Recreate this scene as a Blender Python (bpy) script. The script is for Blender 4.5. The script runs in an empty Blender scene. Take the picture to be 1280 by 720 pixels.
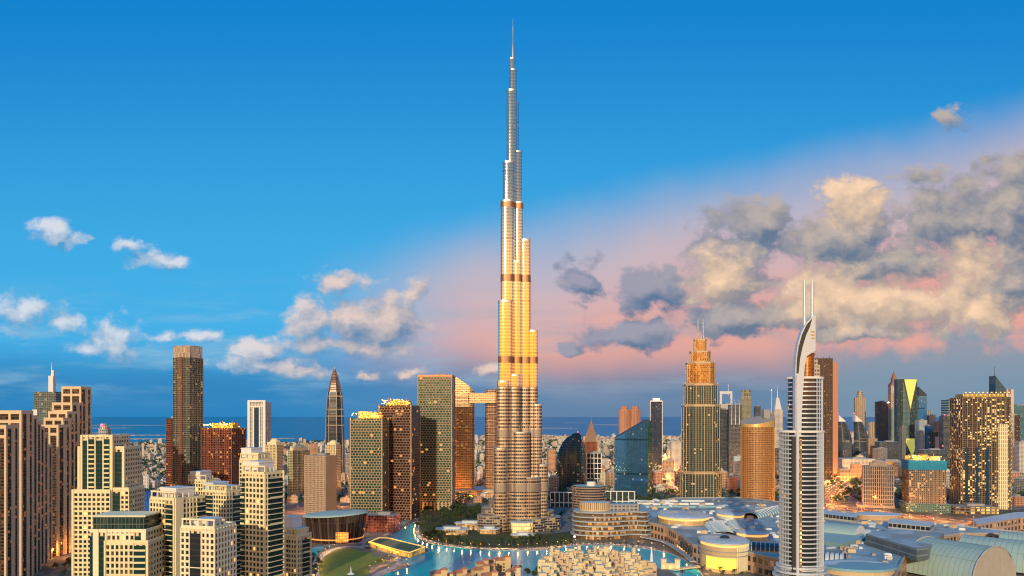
import bpy, math, random
from mathutils import Vector, Matrix
R = math.radians
rnd = random.Random(7)
scene = bpy.context.scene
COL = scene.collection

# ------------------------------------------------------------------ camera
F, HC = 925.0, 182.0            # focal length in photo pixels (1280 wide), camera height in metres
cam_d = bpy.data.cameras.new('camera'); cam = bpy.data.objects.new('camera', cam_d); COL.objects.link(cam)
cam_d.sensor_width = 36.0; cam_d.lens = 36.0 * F / 1280.0
cam_d.shift_y = 160.0 / 1280.0
cam_d.clip_start = 1.0; cam_d.clip_end = 200000.0
cam.location = (0, 0, HC); cam.rotation_euler = (R(90), 0, 0)
scene.camera = cam
scene.render.engine = 'CYCLES'
scene.cycles.use_denoising = True
scene.cycles.use_light_tree = True
scene.cycles.filter_width = 1.15
scene.cycles.max_bounces = 6; scene.cycles.diffuse_bounces = 2; scene.cycles.glossy_bounces = 3
scene.cycles.volume_bounces = 0
scene.cycles.sample_clamp_indirect = 4.0; scene.cycles.sample_clamp_direct = 0.0
vs = scene.view_settings
vs.view_transform = 'Standard'; vs.look = 'None'; vs.gamma = 1.0; vs.exposure = 0.0
try: vs.use_curve_mapping = False
except Exception: pass

def X(px, Y): return (px - 640.0) * Y / F
def Zp(py, Y): return HC - (py - 520.0) * Y / F
def G(px, py, z=0.0):
    """photo pixel to the point of the level plane z it shows"""
    Y = F * (HC - z) / (py - 520.0)
    return (X(px, Y), Y)

# ------------------------------------------------------------------ node helper
def lin(c):
    """8-bit sRGB to linear"""
    return tuple(((v / 255.0) / 12.92 if v / 255.0 < 0.04045 else ((v / 255.0 + 0.055) / 1.055) ** 2.4) for v in c)

class NT:
    def __init__(s, tree): s.t = tree
    def node(s, kind, **kw):
        n = s.t.nodes.new(kind)
        for k, v in kw.items(): setattr(n, k, v)
        return n
    def put(s, sock, v):
        if v is None: return
        if hasattr(v, 'is_linked') or hasattr(v, 'links'): s.t.links.new(v, sock)
        else:
            if sock.type in ('RGBA',) and len(v) == 3: v = (*v, 1.0)
            sock.default_value = v
    def m(s, op, a, b=None, c=None, clamp=False):
        n = s.node('ShaderNodeMath', operation=op); n.use_clamp = clamp
        s.put(n.inputs[0], a); s.put(n.inputs[1], b)
        if c is not None: s.put(n.inputs[2], c)
        return n.outputs[0]
    def vm(s, op, a, b=None, out=0):
        n = s.node('ShaderNodeVectorMath', operation=op)
        s.put(n.inputs[0], a); s.put(n.inputs[1], b)
        return n.outputs['Value'] if op in ('LENGTH', 'DOT_PRODUCT', 'DISTANCE') else n.outputs[0]
    def mix(s, f, a, b, blend='MIX'):
        n = s.node('ShaderNodeMix', data_type='RGBA', blend_type=blend)
        s.put(n.inputs[0], f); s.put(n.inputs[6], a); s.put(n.inputs[7], b)
        return n.outputs[2]
    def sep(s, v):
        n = s.node('ShaderNodeSeparateXYZ'); s.put(n.inputs[0], v); return n.outputs
    def comb(s, x=0.0, y=0.0, z=0.0):
        n = s.node('ShaderNodeCombineXYZ'); s.put(n.inputs[0], x); s.put(n.inputs[1], y); s.put(n.inputs[2], z); return n.outputs[0]
    def ramp(s, v, a, b, smooth=True):
        n = s.node('ShaderNodeMapRange'); n.interpolation_type = 'SMOOTHSTEP' if smooth else 'LINEAR'
        n.clamp = True if not smooth else n.clamp
        s.put(n.inputs[0], v); s.put(n.inputs[1], a); s.put(n.inputs[2], b); n.inputs[3].default_value = 0.0; n.inputs[4].default_value = 1.0
        return n.outputs[0]
    def noise(s, vec, scale=1.0, detail=4.0, rough=0.5, color=False):
        n = s.node('ShaderNodeTexNoise'); n.noise_dimensions = '3D'
        s.put(n.inputs['Vector'], vec); n.inputs['Scale'].default_value = scale; n.inputs['Detail'].default_value = detail; n.inputs['Roughness'].default_value = rough
        return n.outputs['Color'] if color else n.outputs[0]

# ------------------------------------------------------------------ sky (world) and sun
SUN_EL, SUN_AZ = R(15.0), R(192.0)          # azimuth clockwise from +Y: the low sun stands behind the viewer
sunv = Vector((math.sin(SUN_AZ) * math.cos(SUN_EL), math.cos(SUN_AZ) * math.cos(SUN_EL), math.sin(SUN_EL)))
world = bpy.data.worlds.new('World'); scene.world = world; world.use_nodes = True
wt = world.node_tree; wt.nodes.clear()
W = NT(wt)
wout = W.node('ShaderNodeOutputWorld'); wbg = W.node('ShaderNodeBackground'); wt.links.new(wbg.outputs[0], wout.inputs[0])
wbg.inputs[1].default_value = 0.1
wtc = W.node('ShaderNodeTexCoord'); wdir = wtc.outputs['Generated']
wx, wy, wz = W.sep(wdir)
ys = W.m('MAXIMUM', wy, 0.12)
U = W.m('ADD', W.m('MULTIPLY', W.m('DIVIDE', wx, ys), F), 640.0)
V = W.m('SUBTRACT', 520.0, W.m('MULTIPLY', W.m('DIVIDE', wz, ys), F))
uv = W.comb(U, V, 0.0)
# clear blue, paler and rosier towards one quarter of the horizon
blue = W.mix(W.ramp(V, -40.0, 420.0), lin((8, 130, 208)), lin((64, 176, 232)))
blue = W.mix(W.ramp(V, 400.0, 520.0), blue, lin((44, 138, 198)))
wob = W.noise(uv, 0.004, 3.0, 0.5)
t = W.m('ADD', W.m('SUBTRACT', V, W.m('SUBTRACT', 322.0, W.m('MULTIPLY', W.m('SUBTRACT', U, 640.0), 0.21))), W.m('MULTIPLY', W.m('SUBTRACT', wob, 0.5), 90.0))
side = W.ramp(U, 330.0, 640.0)
band = W.mix(W.ramp(t, 10.0, 150.0), lin((206, 184, 190)), lin((238, 166, 146)))
sky = W.mix(W.m('MULTIPLY', W.m('MULTIPLY', W.ramp(t, -80.0, 50.0), side), 0.93), blue, band)
low = W.m('ADD', V, W.m('MULTIPLY', W.m('SUBTRACT', wob, 0.5), 60.0))
sky = W.mix(W.m('MULTIPLY', W.ramp(low, 425.0, 492.0), 0.96), sky, W.mix(W.ramp(U, 300.0, 800.0), lin((38, 132, 192)), lin((88, 130, 168))))
# clouds: blobs broken up by fractal noise, evaluated twice for their lit side
def blob_field(p, blobs):
    acc = None
    for (u, v, a, b, w) in blobs:
        d = W.vm('LENGTH', W.vm('MULTIPLY', W.vm('SUBTRACT', p, (u, v, 0.0)), (0.8 / a, 0.74 / b, 0.0)))
        f = W.m('SUBTRACT', w, W.m('MULTIPLY', d, w))
        acc = f if acc is None else W.m('MAXIMUM', acc, f)
    return acc
WHITE = [(66, 288, 30, 17, .8), (88, 300, 18, 12, .7), (166, 310, 30, 12, .8), (196, 325, 34, 12, .8), (30, 388, 48, 22, .7), (75, 402, 26, 12, .5), (140, 420, 42, 24, .8), (138, 436, 50, 14, .6),
         (240, 421, 52, 10, .55), (318, 430, 42, 20, .8), (330, 455, 62, 15, .7), (385, 464, 46, 8, .6), (433, 352, 34, 16, .85), (386, 400, 42, 26, .85), (440, 402, 52, 30, .9),
         (480, 405, 62, 34, .9), (516, 368, 20, 26, .8), (430, 428, 110, 16, .8), (460, 470, 20, 8, .6), (512, 467, 22, 7, .5), (612, 461, 24, 6, .5)]
DARK = [(730, 358, 30, 22, .9), (722, 330, 44, 14, .4), (812, 362, 54, 28, 1.0), (782, 418, 66, 20, .9), (717, 434, 22, 8, .7), (930, 400, 90, 26, 1.0), (948, 278, 60, 32, .9), (1050, 300, 90, 40, 1.0),
        (1190, 275, 84, 50, 1.0), (1262, 262, 60, 70, 1.0), (1110, 330, 110, 24, .9), (1265, 345, 60, 60, 1.0), (1160, 218, 70, 15, .5), (1188, 147, 30, 14, .5), (1060, 408, 120, 14, .9), (905, 335, 60, 60, .95)]
CREAM = [(900, 342, 48, 42, 1.0), (1070, 258, 60, 40, .9), (1085, 380, 130, 40, 1.0), (1215, 330, 60, 44, .8), (1222, 388, 80, 36, .9), (1040, 365, 60, 50, .9)]
def billow(p, scale=0.021):
    n = W.node('ShaderNodeTexVoronoi'); n.voronoi_dimensions = '2D'; n.feature = 'SMOOTH_F1'; n.normalize = True
    W.put(n.inputs['Vector'], W.vm('MULTIPLY', p, (1.0, 1.28, 1.0))); n.inputs['Scale'].default_value = scale; n.inputs['Detail'].default_value = 3.0; n.inputs['Roughness'].default_value = 0.55
    n.inputs['Lacunarity'].default_value = 2.1; n.inputs['Smoothness'].default_value = 0.35
    return W.m('SUBTRACT', 1.0, n.outputs['Distance'])
wp = W.vm('MULTIPLY', uv, (1.0, 1.25, 1.0))
warp = W.vm('MULTIPLY', W.vm('SUBTRACT', W.noise(wp, 0.013, 6.0, 0.6, True), (0.5, 0.5, 0.5)), (78.0, 46.0, 0.0))
fine = W.vm('MULTIPLY', W.vm('SUBTRACT', W.noise(wp, 0.07, 4.0, 0.6, True), (0.5, 0.5, 0.5)), (14.0, 12.0, 0.0))
pw = W.vm('ADD', W.vm('ADD', uv, W.vm('MULTIPLY', warp, (0.4, 0.4, 0.0))), fine)
q0 = W.vm('ADD', uv, warp); LOFF = (-9.0, -15.0, 0.0)
q1 = W.vm('ADD', q0, LOFF); pw1 = W.vm('ADD', pw, LOFF)
nz0 = W.noise(wp, 0.03, 8.0, 0.6)
B0, B1 = billow(pw), billow(pw1)
puff = W.m('ADD', W.m('MULTIPLY', W.m('SUBTRACT', B0, 0.62), 1.25), W.m('MULTIPLY', W.m('SUBTRACT', nz0, 0.5), 0.9))
fa, fb, fc = blob_field(q0, WHITE), blob_field(q0, DARK), blob_field(q0, CREAM)
fa1 = blob_field(q1, WHITE)
fbc1 = blob_field(q1, DARK + CREAM)
litn = W.m('SUBTRACT', B0, B1)
la = W.m('ADD', W.m('ADD', 0.46, W.m('MULTIPLY', W.m('SUBTRACT', fa, fa1), 0.9)), W.m('MULTIPLY', litn, 1.6), clamp=True)
# thin layered veils low in the sky
veil = W.noise(W.vm('MULTIPLY', uv, (0.0045, 0.026, 1.0)), 1.0, 7.0, 0.6)
vm_ = W.m('MULTIPLY', W.ramp(veil, 0.44, 0.72), W.m('MULTIPLY', W.ramp(V, 330.0, 430.0), W.m('SUBTRACT', 1.0, W.ramp(V, 470.0, 516.0))))
sky = W.mix(W.m('MULTIPLY', vm_, 0.8), sky, W.mix(W.ramp(U, 350.0, 800.0), lin((142, 190, 218)), lin((150, 160, 180))))
ca = W.mix(la, W.mix(W.ramp(U, 250.0, 480.0), lin((88, 148, 192)), lin((92, 130, 168))), W.mix(W.ramp(U, 200.0, 460.0), lin((228, 228, 234)), lin((240, 210, 192))))
sky = W.mix(W.m('MULTIPLY', W.ramp(W.m('ADD', fa, puff), 0.14, 0.70), 0.86), sky, ca)
warm = W.ramp(W.m('ADD', W.m('SUBTRACT', fc, W.m('MULTIPLY', fb, 0.30)), W.m('MULTIPLY', puff, 0.55)), 0.0, 0.62)
lb = W.m('ADD', W.m('ADD', 0.42, W.m('MULTIPLY', W.m('SUBTRACT', W.m('MAXIMUM', fb, fc), fbc1), 1.3)), W.m('MULTIPLY', litn, 1.7), clamp=True)
cgrey = W.mix(lb, W.mix(W.ramp(U, 780.0, 1000.0), lin((84, 116, 152)), lin((96, 118, 144))), W.mix(W.ramp(U, 780.0, 1000.0), lin((156, 156, 174)), lin((190, 176, 166))))
ccream = W.mix(lb, lin((180, 164, 152)), lin((255, 216, 178)))
cb = W.mix(warm, cgrey, ccream)
cov = W.ramp(W.m('ADD', W.m('MAXIMUM', fb, fc), puff), 0.20, 0.60)
sky = W.mix(W.m('MULTIPLY', cov, 0.96), sky, cb)
# low bluish cloud bank over the far shore
bank = W.m('MULTIPLY', W.ramp(W.m('ADD', W.m('MULTIPLY', W.noise(uv, 0.012, 6.0, 0.58), 150.0), V), 484.0, 520.0), W.ramp(U, 930.0, 1100.0))
sky = W.mix(W.m('MULTIPLY', bank, 0.85), sky, lin((122, 150, 172)))
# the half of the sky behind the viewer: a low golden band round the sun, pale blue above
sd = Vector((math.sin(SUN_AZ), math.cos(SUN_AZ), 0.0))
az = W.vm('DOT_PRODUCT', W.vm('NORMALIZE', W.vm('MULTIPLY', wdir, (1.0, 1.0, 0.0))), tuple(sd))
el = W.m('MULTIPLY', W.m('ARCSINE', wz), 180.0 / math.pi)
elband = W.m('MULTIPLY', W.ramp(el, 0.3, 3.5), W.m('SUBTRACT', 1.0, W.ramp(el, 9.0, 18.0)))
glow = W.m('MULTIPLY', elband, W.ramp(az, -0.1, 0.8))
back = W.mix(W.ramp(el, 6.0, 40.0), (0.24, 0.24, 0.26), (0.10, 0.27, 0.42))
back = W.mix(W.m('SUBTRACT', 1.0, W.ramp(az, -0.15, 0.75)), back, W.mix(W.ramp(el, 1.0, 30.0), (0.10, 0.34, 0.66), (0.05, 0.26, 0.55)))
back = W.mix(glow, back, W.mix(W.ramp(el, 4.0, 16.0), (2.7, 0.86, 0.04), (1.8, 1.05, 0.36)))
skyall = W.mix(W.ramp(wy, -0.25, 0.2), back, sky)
nish = W.node('ShaderNodeTexSky', sky_type='NISHITA'); nish.sun_disc = False; nish.sun_elevation = SUN_EL; nish.sun_rotation = SUN_AZ
SKY_K = 10.0
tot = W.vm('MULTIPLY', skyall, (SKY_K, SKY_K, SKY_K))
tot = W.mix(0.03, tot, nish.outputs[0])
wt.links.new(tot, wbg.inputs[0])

sun_d = bpy.data.lights.new('sun', 'SUN'); sun_d.energy = 3.0; sun_d.angle = R(0.6); sun_d.color = (1.0, 0.81, 0.54)
sun = bpy.data.objects.new('sun', sun_d); COL.objects.link(sun)
sun.rotation_euler = (-sunv).to_track_quat('-Z', 'Y').to_euler(); sun.location = (0, -300, 900)

# ------------------------------------------------------------------ materials
MATS = {}
def std(name, col, rough=0.7, metal=0.0, var=0.16, scale=0.12, emit=None, es=0.0, spec=0.5):
    if name in MATS: return MATS[name]
    m = bpy.data.materials.new(name); m.use_nodes = True; MATS[name] = m
    k = NT(m.node_tree); b = m.node_tree.nodes['Principled BSDF']
    if var > 0:
        tc = k.node('ShaderNodeTexCoord')
        n = k.noise(tc.outputs['Object'], scale, 6.0, 0.6)
        f = k.m('ADD', 1.0 - var, k.m('MULTIPLY', n, 2 * var))
        st = k.noise(k.vm('MULTIPLY', tc.outputs['Object'], (.45, .45, .03)), 1.0, 4.0, 0.65)
        f = k.m('MULTIPLY', f, k.m('ADD', 1.0 - var, k.m('MULTIPLY', st, 2 * var)))
        c = k.vm('MULTIPLY', tuple(col), k.comb(f, f, f))
        k.put(b.inputs['Base Color'], c)
    else: b.inputs['Base Color'].default_value = (*col, 1)
    b.inputs['Roughness'].default_value = rough; b.inputs['Metallic'].default_value = metal
    b.inputs['Specular IOR Level'].default_value = spec
    if emit is not None:
        b.inputs['Emission Color'].default_value = (*emit, 1); b.inputs['Emission Strength'].default_value = es
    return m

def fac(name, wall, glass, cw=3.0, ch=3.6, mx=0.18, my=0.24, lit=0.10, litc=(1.0, 0.62, 0.22), es=2.2, wmet=0.0, wr=0.6, gmet=0.2, gr=0.12,
        stagger=0.0, var=0.14, gv=1.0):
    """a wall of bays and storeys read from the metre-scaled UV map: solid margins, glazing, and some rooms with their lamps on"""
    if name in MATS: return MATS[name]
    m = bpy.data.materials.new(name); m.use_nodes = True; MATS[name] = m
    k = NT(m.node_tree); b = m.node_tree.nodes['Principled BSDF']
    uvn = k.node('ShaderNodeUVMap'); u, v, _ = k.sep(uvn.outputs[0])
    row = k.m('DIVIDE', v, ch); rf = k.m('FLOOR', row); ry = k.m('FRACT', row)
    cu = k.m('DIVIDE', u, cw)
    if stagger: cu = k.m('ADD', cu, k.m('MULTIPLY', k.m('MODULO', k.m('ABSOLUTE', rf), 2.0), stagger))
    cf = k.m('FLOOR', cu); rx = k.m('FRACT', cu)
    inx = k.m('LESS_THAN', k.m('ABSOLUTE', k.m('SUBTRACT', rx, 0.5)), 0.5 - mx)
    iny = k.m('LESS_THAN', k.m('ABSOLUTE', k.m('SUBTRACT', ry, 0.5 - my * 0.3)), 0.5 - my)
    win = k.m('MULTIPLY', inx, iny)
    oi = k.node('ShaderNodeObjectInfo')
    wn = k.node('ShaderNodeTexWhiteNoise', noise_dimensions='4D')
    k.put(wn.inputs['Vector'], k.comb(cf, rf, 0.0)); k.put(wn.inputs['W'], k.m('MULTIPLY', oi.outputs['Random'], 37.0))
    r = wn.outputs['Value']; rc = k.sep(wn.outputs['Color'])
    clus = k.noise(k.comb(k.m('MULTIPLY', u, 0.03), k.m('MULTIPLY', v, 0.02), oi.outputs['Random']), 1.0, 2.0, 0.5)
    litm = k.m('MULTIPLY', k.m('LESS_THAN', r, k.m('MULTIPLY', k.ramp(clus, 0.32, 0.68), 2.0 * lit)), win)
    tc = k.node('ShaderNodeTexCoord')
    nz = k.noise(tc.outputs['Object'], 0.05, 6.0, 0.6)
    f = k.m('ADD', 1.0 - var, k.m('MULTIPLY', nz, 2 * var))
    wc = k.vm('MULTIPLY', tuple(wall), k.comb(f, f, f))
    g = k.m('ADD', 1.0 - 0.45 * gv, k.m('MULTIPLY', rc[1], 0.9 * gv))
    gc = k.vm('MULTIPLY', tuple(glass), k.comb(g, g, g))
    gc = k.mix(k.m('MULTIPLY', k.m('GREATER_THAN', rc[0], 0.88), 0.35 * gv), gc, (.16, .13, .10))
    plantf = k.m('LESS_THAN', k.m('MODULO', k.m('ADD', k.m('ABSOLUTE', rf), k.m('FLOOR', k.m('MULTIPLY', oi.outputs['Random'], 11.0))), 19.0), 0.5)
    gc = k.mix(k.m('MULTIPLY', plantf, 0.8), gc, tuple(0.35 * x for x in wall))
    st = k.noise(k.vm('MULTIPLY', tc.outputs['Object'], (.35, .35, .02)), 1.0, 4.0, 0.6)
    sf = k.m('ADD', 0.72, k.m('MULTIPLY', st, 0.56)); wc = k.vm('MULTIPLY', wc, k.comb(sf, sf, sf))
    k.put(b.inputs['Base Color'], k.mix(win, wc, gc))
    k.put(b.inputs['Metallic'], k.m('ADD', wmet, k.m('MULTIPLY', win, gmet - wmet)))
    k.put(b.inputs['Roughness'], k.m('ADD', wr, k.m('MULTIPLY', win, k.m('ADD', gr - wr, k.m('MULTIPLY', rc[2], 0.12 * gv)))))
    b.inputs['Emission Color'].default_value = (*litc, 1)
    if lit > 0: k.put(b.inputs['Emission Strength'], k.m('MULTIPLY', litm, k.m('MULTIPLY', k.m('ADD', 0.25, rc[0]), es*.6)))
    return m

# ------------------------------------------------------------------ mesh builder
def ccw(p):
    a = sum(p[i][0] * p[(i + 1) % len(p)][1] - p[(i + 1) % len(p)][0] * p[i][1] for i in range(len(p)))
    return list(p) if a > 0 else list(p)[::-1]
def rect(w, d, cx=0.0, cy=0.0, rot=0.0):
    c, s = math.cos(rot), math.sin(rot)
    return [(cx + x * c - y * s, cy + x * s + y * c) for x, y in ((-w/2, -d/2), (w/2, -d/2), (w/2, d/2), (-w/2, d/2))]
def ell(a, b, n=24, cx=0.0, cy=0.0, rot=0.0, a0=0.0, a1=2*math.pi):
    full = abs(a1 - a0 - 2*math.pi) < 1e-6
    out = []
    for i in range(n if full else n + 1):
        t = a0 + (a1 - a0) * i / n
        x, y = a * math.cos(t), b * math.sin(t)
        out.append((cx + x * math.cos(rot) - y * math.sin(rot), cy + x * math.sin(rot) + y * math.cos(rot)))
    return out
def rrect(w, d, r, n=4, cx=0.0, cy=0.0, rot=0.0):
    out = []
    for (sx, sy, a) in ((1, -1, -90), (1, 1, 0), (-1, 1, 90), (-1, -1, 180)):
        for i in range(n + 1):
            t = R(a + 90.0 * i / n)
            x, y = sx * (w/2 - r) + r * math.cos(t), sy * (d/2 - r) + r * math.sin(t)
            out.append((cx + x * math.cos(rot) - y * math.sin(rot), cy + x * math.sin(rot) + y * math.cos(rot)))
    return out
def grow(p, e):
    """offset a convex CCW outline outwards by e"""
    p = ccw(p); n = len(p); out = []
    for i in range(n):
        a, b, c = Vector(p[i-1]), Vector(p[i]), Vector(p[(i+1) % n])
        d1, d2 = (b - a).normalized(), (c - b).normalized()
        n1, n2 = Vector((d1.y, -d1.x)), Vector((d2.y, -d2.x))
        k = (n1 + n2); q = 1 + n1.dot(n2)
        k = k / q if q > 0.2 else n1
        out.append((b.x + k.x * e, b.y + k.y * e))
    return out

class MB:
    def __init__(s): s.v = []; s.f = []; s.uv = []; s.m = []; s.sm = []
    def add(s, pts): i = len(s.v); s.v.extend(pts); return i
    def face(s, idx, uv=None, m=0, sm=False):
        s.f.append(tuple(idx)); s.uv.append(uv or [(s.v[i][0], s.v[i][1]) for i in idx]); s.m.append(m); s.sm.append(sm)
    def prism(s, poly, z0, z1, m=0, mt=None, top=None, bottom=False, sm=False, cap=True, u0=0.0, flip_uv=False):
        poly = ccw(poly) if top is None else poly; n = len(poly); tp = top or poly
        z0f = z0 if callable(z0) else (lambda x, y: z0); z1f = z1 if callable(z1) else (lambda x, y: z1)
        a = s.add([(x, y, z0f(x, y)) for x, y in poly]); b = s.add([(x, y, z1f(x, y)) for x, y in tp])
        u = u0
        for i in range(n):
            j = (i + 1) % n; L = math.hypot(poly[j][0] - poly[i][0], poly[j][1] - poly[i][1])
            za, zb = s.v[a+i][2], s.v[b+i][2]; zc, zd = s.v[a+j][2], s.v[b+j][2]
            s.face((a+i, a+j, b+j, b+i), [(u, za), (u+L, zc), (u+L, zd), (u, zb)], m, sm); u += L
        if sm:
            a = s.add([tuple(p) for p in s.v[a:a+n]]); b = s.add([tuple(p) for p in s.v[b:b+n]])
        if cap:
            s.face(tuple(range(b, b+n)), None, m if mt is None else mt)
        if bottom: s.face(tuple(range(a+n-1, a-1, -1)), None, m if mt is None else mt)
        return s
    def box(s, cx, cy, w, d, z0, z1, m=0, mt=None, rot=0.0, bottom=True): return s.prism(rect(w, d, cx, cy, rot), z0, z1, m, mt, bottom=bottom)
    def grid(s, rows, m=0, sm=True, closed=False, caps=False):
        """rows of points (3-D), quads between"""
        n = len(rows[0]); idx = [s.add(r) for r in rows]
        for i in range(len(rows) - 1):
            for j in range(n if closed else n - 1):
                k = (j + 1) % n
                s.face((idx[i]+j, idx[i]+k, idx[i+1]+k, idx[i+1]+j), [(j*1.0, s.v[idx[i]+j][2]), (j+1.0, s.v[idx[i]+k][2]), (j+1.0, s.v[idx[i+1]+k][2]), (j*1.0, s.v[idx[i+1]+j][2])], m, sm)
        if caps:
            idx = [s.add(rows[0]), s.add(rows[-1])]
            s.face(tuple(range(idx[0]+n-1, idx[0]-1, -1)), None, m); s.face(tuple(range(idx[-1], idx[-1]+n)), None, m)
        return s
    def tube(s, pts, rad, seg=6, m=0):
        rows = []
        for i, p in enumerate(pts):
            p = Vector(p); d = (Vector(pts[min(i+1, len(pts)-1)]) - Vector(pts[max(i-1, 0)])).normalized()
            a = d.orthogonal().normalized() if abs(d.z) < 0.999 else Vector((1, 0, 0)); b = d.cross(a)
            r = rad[i] if isinstance(rad, (list, tuple)) else rad
            rows.append([tuple(p + (a * math.cos(2*math.pi*k/seg) + b * math.sin(2*math.pi*k/seg)) * r) for k in range(seg)])
        return s.grid(rows, m, True, True, True)
    def dome(s, cx, cy, z, rx, ry, h, m=0, seg=20, rings=5):
        rows = []
        for i in range(rings):
            t = math.pi/2 * i / rings
            rows.append([(cx + rx*math.cos(t)*math.cos(2*math.pi*k/seg), cy + ry*math.cos(t)*math.sin(2*math.pi*k/seg), z + h*math.sin(t)) for k in range(seg)])
        s.grid(rows, m, True, True)
        top = s.add([(cx, cy, z + h)]); base = top - seg
        for k in range(seg): s.face((base+k, base+(k+1) % seg, top), None, m, True)
        return s
    def mesh(s, name, mats):
        me = bpy.data.meshes.new(name)
        me.from_pydata(s.v, [], s.f)
        for x in (mats if isinstance(mats, (list, tuple)) else [mats]): me.materials.append(x)
        uvl = me.uv_layers.new(name='UVMap')
        flat = []
        for q in s.uv:
            for c in q: flat.extend(c)
        uvl.data.foreach_set('uv', flat)
        me.polygons.foreach_set('material_index', s.m); me.polygons.foreach_set('use_smooth', s.sm)
        me.update(); return me
    def build(s, name, mats, parent=None, label=None, kind=None):
        if not s.f: return None
        o = bpy.data.objects.new(name, s.mesh(name, mats)); COL.objects.link(o)
        if parent is not None: o.parent = parent
        if label: o['label'] = label
        if kind: o['kind'] = kind
        return o

def thing(name, label, cat, loc=(0, 0, 0), rz=0.0, group=None):
    o = bpy.data.objects.new(name, None); COL.objects.link(o); o.location = loc; o.rotation_euler = (0, 0, rz); o.empty_display_size = 3
    o['label'] = label; o['category'] = cat
    if group: o['group'] = group
    return o
def tag(o, label, cat, group=None):
    o['label'] = label; o['category'] = cat
    if group: o['group'] = group
    return o
def inst(me, name, parent=None, loc=(0, 0, 0), rz=0.0):
    o = bpy.data.objects.new(name, me); COL.objects.link(o); o.location = loc; o.rotation_euler = (0, 0, rz)
    if parent is not None: o.parent = parent
    return o
def dup(root, loc, rz=0.0, label=None, group=None):
    r = root.copy(); COL.objects.link(r); r.location = loc; r.rotation_euler = (0, 0, rz)
    if label: r['label'] = label
    if group: r['group'] = group
    for ch in list(root.children):
        c = ch.copy(); COL.objects.link(c); c.parent = r
        for g in list(ch.children):
            d = g.copy(); COL.objects.link(d); d.parent = c
    return r

def frame_skin(mb, poly, z0, z1, fh, bw, pw=0.7, sh=1.0, pp=0.45, sp=0.3, m=0, sides=None):
    """piers and spandrels standing proud of a core: returns the openings (x, y, z, w, h, angle)"""
    poly = ccw(poly); n = len(poly); ops = []
    nf = max(1, round((z1 - z0) / fh)); fh = (z1 - z0) / nf
    for i in range(n):
        if sides is not None and i not in sides: continue
        a, b = Vector(poly[i]), Vector(poly[(i+1) % n]); d = b - a; L = d.length
        if L < 1.0: continue
        d.normalize(); nr = Vector((d.y, -d.x)); ang = math.atan2(d.y, d.x)
        nb = max(1, round(L / bw)); w = L / nb
        for k in range(nb + 1):
            c = a + d * (w * k) + nr * (pp/2 - 0.05)
            mb.box(c.x, c.y, pw, pp + 0.1, z0, z1, m, rot=ang)
        for f in range(nf + 1):
            z = z0 + f * fh
            c = a + d * (L/2) + nr * (sp/2 - 0.05)
            lo, hi = (z - sh/2, z + sh/2)
            if f == 0: lo = z0 + 0.01
            if f == nf: hi = z1 - 0.02
            mb.box(c.x, c.y, L, sp + 0.1, lo, hi, m, rot=ang)
        for k in range(nb):
            for f in range(nf):
                c = a + d * (w * (k + 0.5)) + nr * 0.06
                ops.append((c.x, c.y, z0 + (f + 0.5) * fh, w - pw, fh - sh, ang, nr))
    return ops

PANES = {}
def pane(w, h, mat):
    key = (round(w, 1), round(h, 1), mat.name)
    if key not in PANES:
        b = MB(); b.box(0, 0, w * 0.98, 0.08, -h * 0.49, h * 0.49)
        PANES[key] = b.mesh('window', mat)
    return PANES[key]
def windows(root, ops, mats, weights, limit=100):
    """one pane per opening: the ones that face the viewer most and nearest as parts, the rest as one part"""
    rz = root.rotation_euler.z; base = root.location
    c, s = math.cos(rz), math.sin(rz)
    def score(o):
        wx, wy = base.x + o[0]*c - o[1]*s, base.y + o[0]*s + o[1]*c
        nx, ny = o[6].x*c - o[6].y*s, o[6].x*s + o[6].y*c
        v = Vector((-wx, -wy, HC - o[2])); dist = v.length
        return (v.x*nx + v.y*ny) / dist / dist * o[3] * o[4]
    vis = [o for o in ops if score(o) > 0]
    # keep inside the frame first
    def inframe(o):
        wx, wy = base.x + o[0]*c - o[1]*s, base.y + o[0]*s + o[1]*c
        return 520 - F*(o[2]-HC)/wy < 722 and -2 < 640 + F*wx/wy < 1282
    vis.sort(key=lambda o: (not inframe(o), -score(o) * (1 + 0.002 * o[2])))
    for o in vis[:limit]:
        m = rnd.choices(mats, weights)[0]
        inst(pane(o[3], o[4], m), 'window', root, (o[0], o[1], o[2]), o[5])
    rest = vis[limit:]
    if rest:
        b = MB()
        for o in rest:
            b.box(o[0], o[1], o[3]*0.98, 0.08, o[2]-o[4]*0.49, o[2]+o[4]*0.49, rnd.choices(range(len(mats)), weights)[0], rot=o[5])
        b.build('window', mats, root, kind='stuff')
# ------------------------------------------------------------------ shared materials
ASPH = std('asphalt', (.075, .072, .07), .85, var=.3, scale=.05)
PAVE = std('paving', (.19, .17, .155), .8, var=.25, scale=.06)
PAVE2 = std('pale_paving', (.40, .40, .40), .7, var=.2, scale=.08)
PAINT = std('road_paint', (.75, .74, .7), .6, var=.1)
KERB = std('kerb_stone', (.42, .41, .39), .8)
CREAMW = std('cream_render', (.85, .74, .44), .75, var=.12, scale=.08)
CREAML = std('pale_cream_render', (.87, .80, .56), .75, var=.1, scale=.08)
WHITEW = std('white_render', (.80, .78, .74), .7, var=.1, scale=.08)
BEIGE = std('beige_stone', (.70, .53, .33), .75, var=.14, scale=.06)
SAND = std('sandstone', (.62, .46, .28), .8, var=.16, scale=.1)
DKGLASS = std('dark_glass', (.02, .026, .03), .12, .0, var=.3, scale=.2, spec=.9)
GRGLASS = std('green_glass', (.006, .045, .038), .12, .15, var=.5, scale=.15, spec=.9)
BLGLASS = std('blue_glass', (.02, .06, .11), .10, .2, var=.4, scale=.15, spec=.9)
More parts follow.
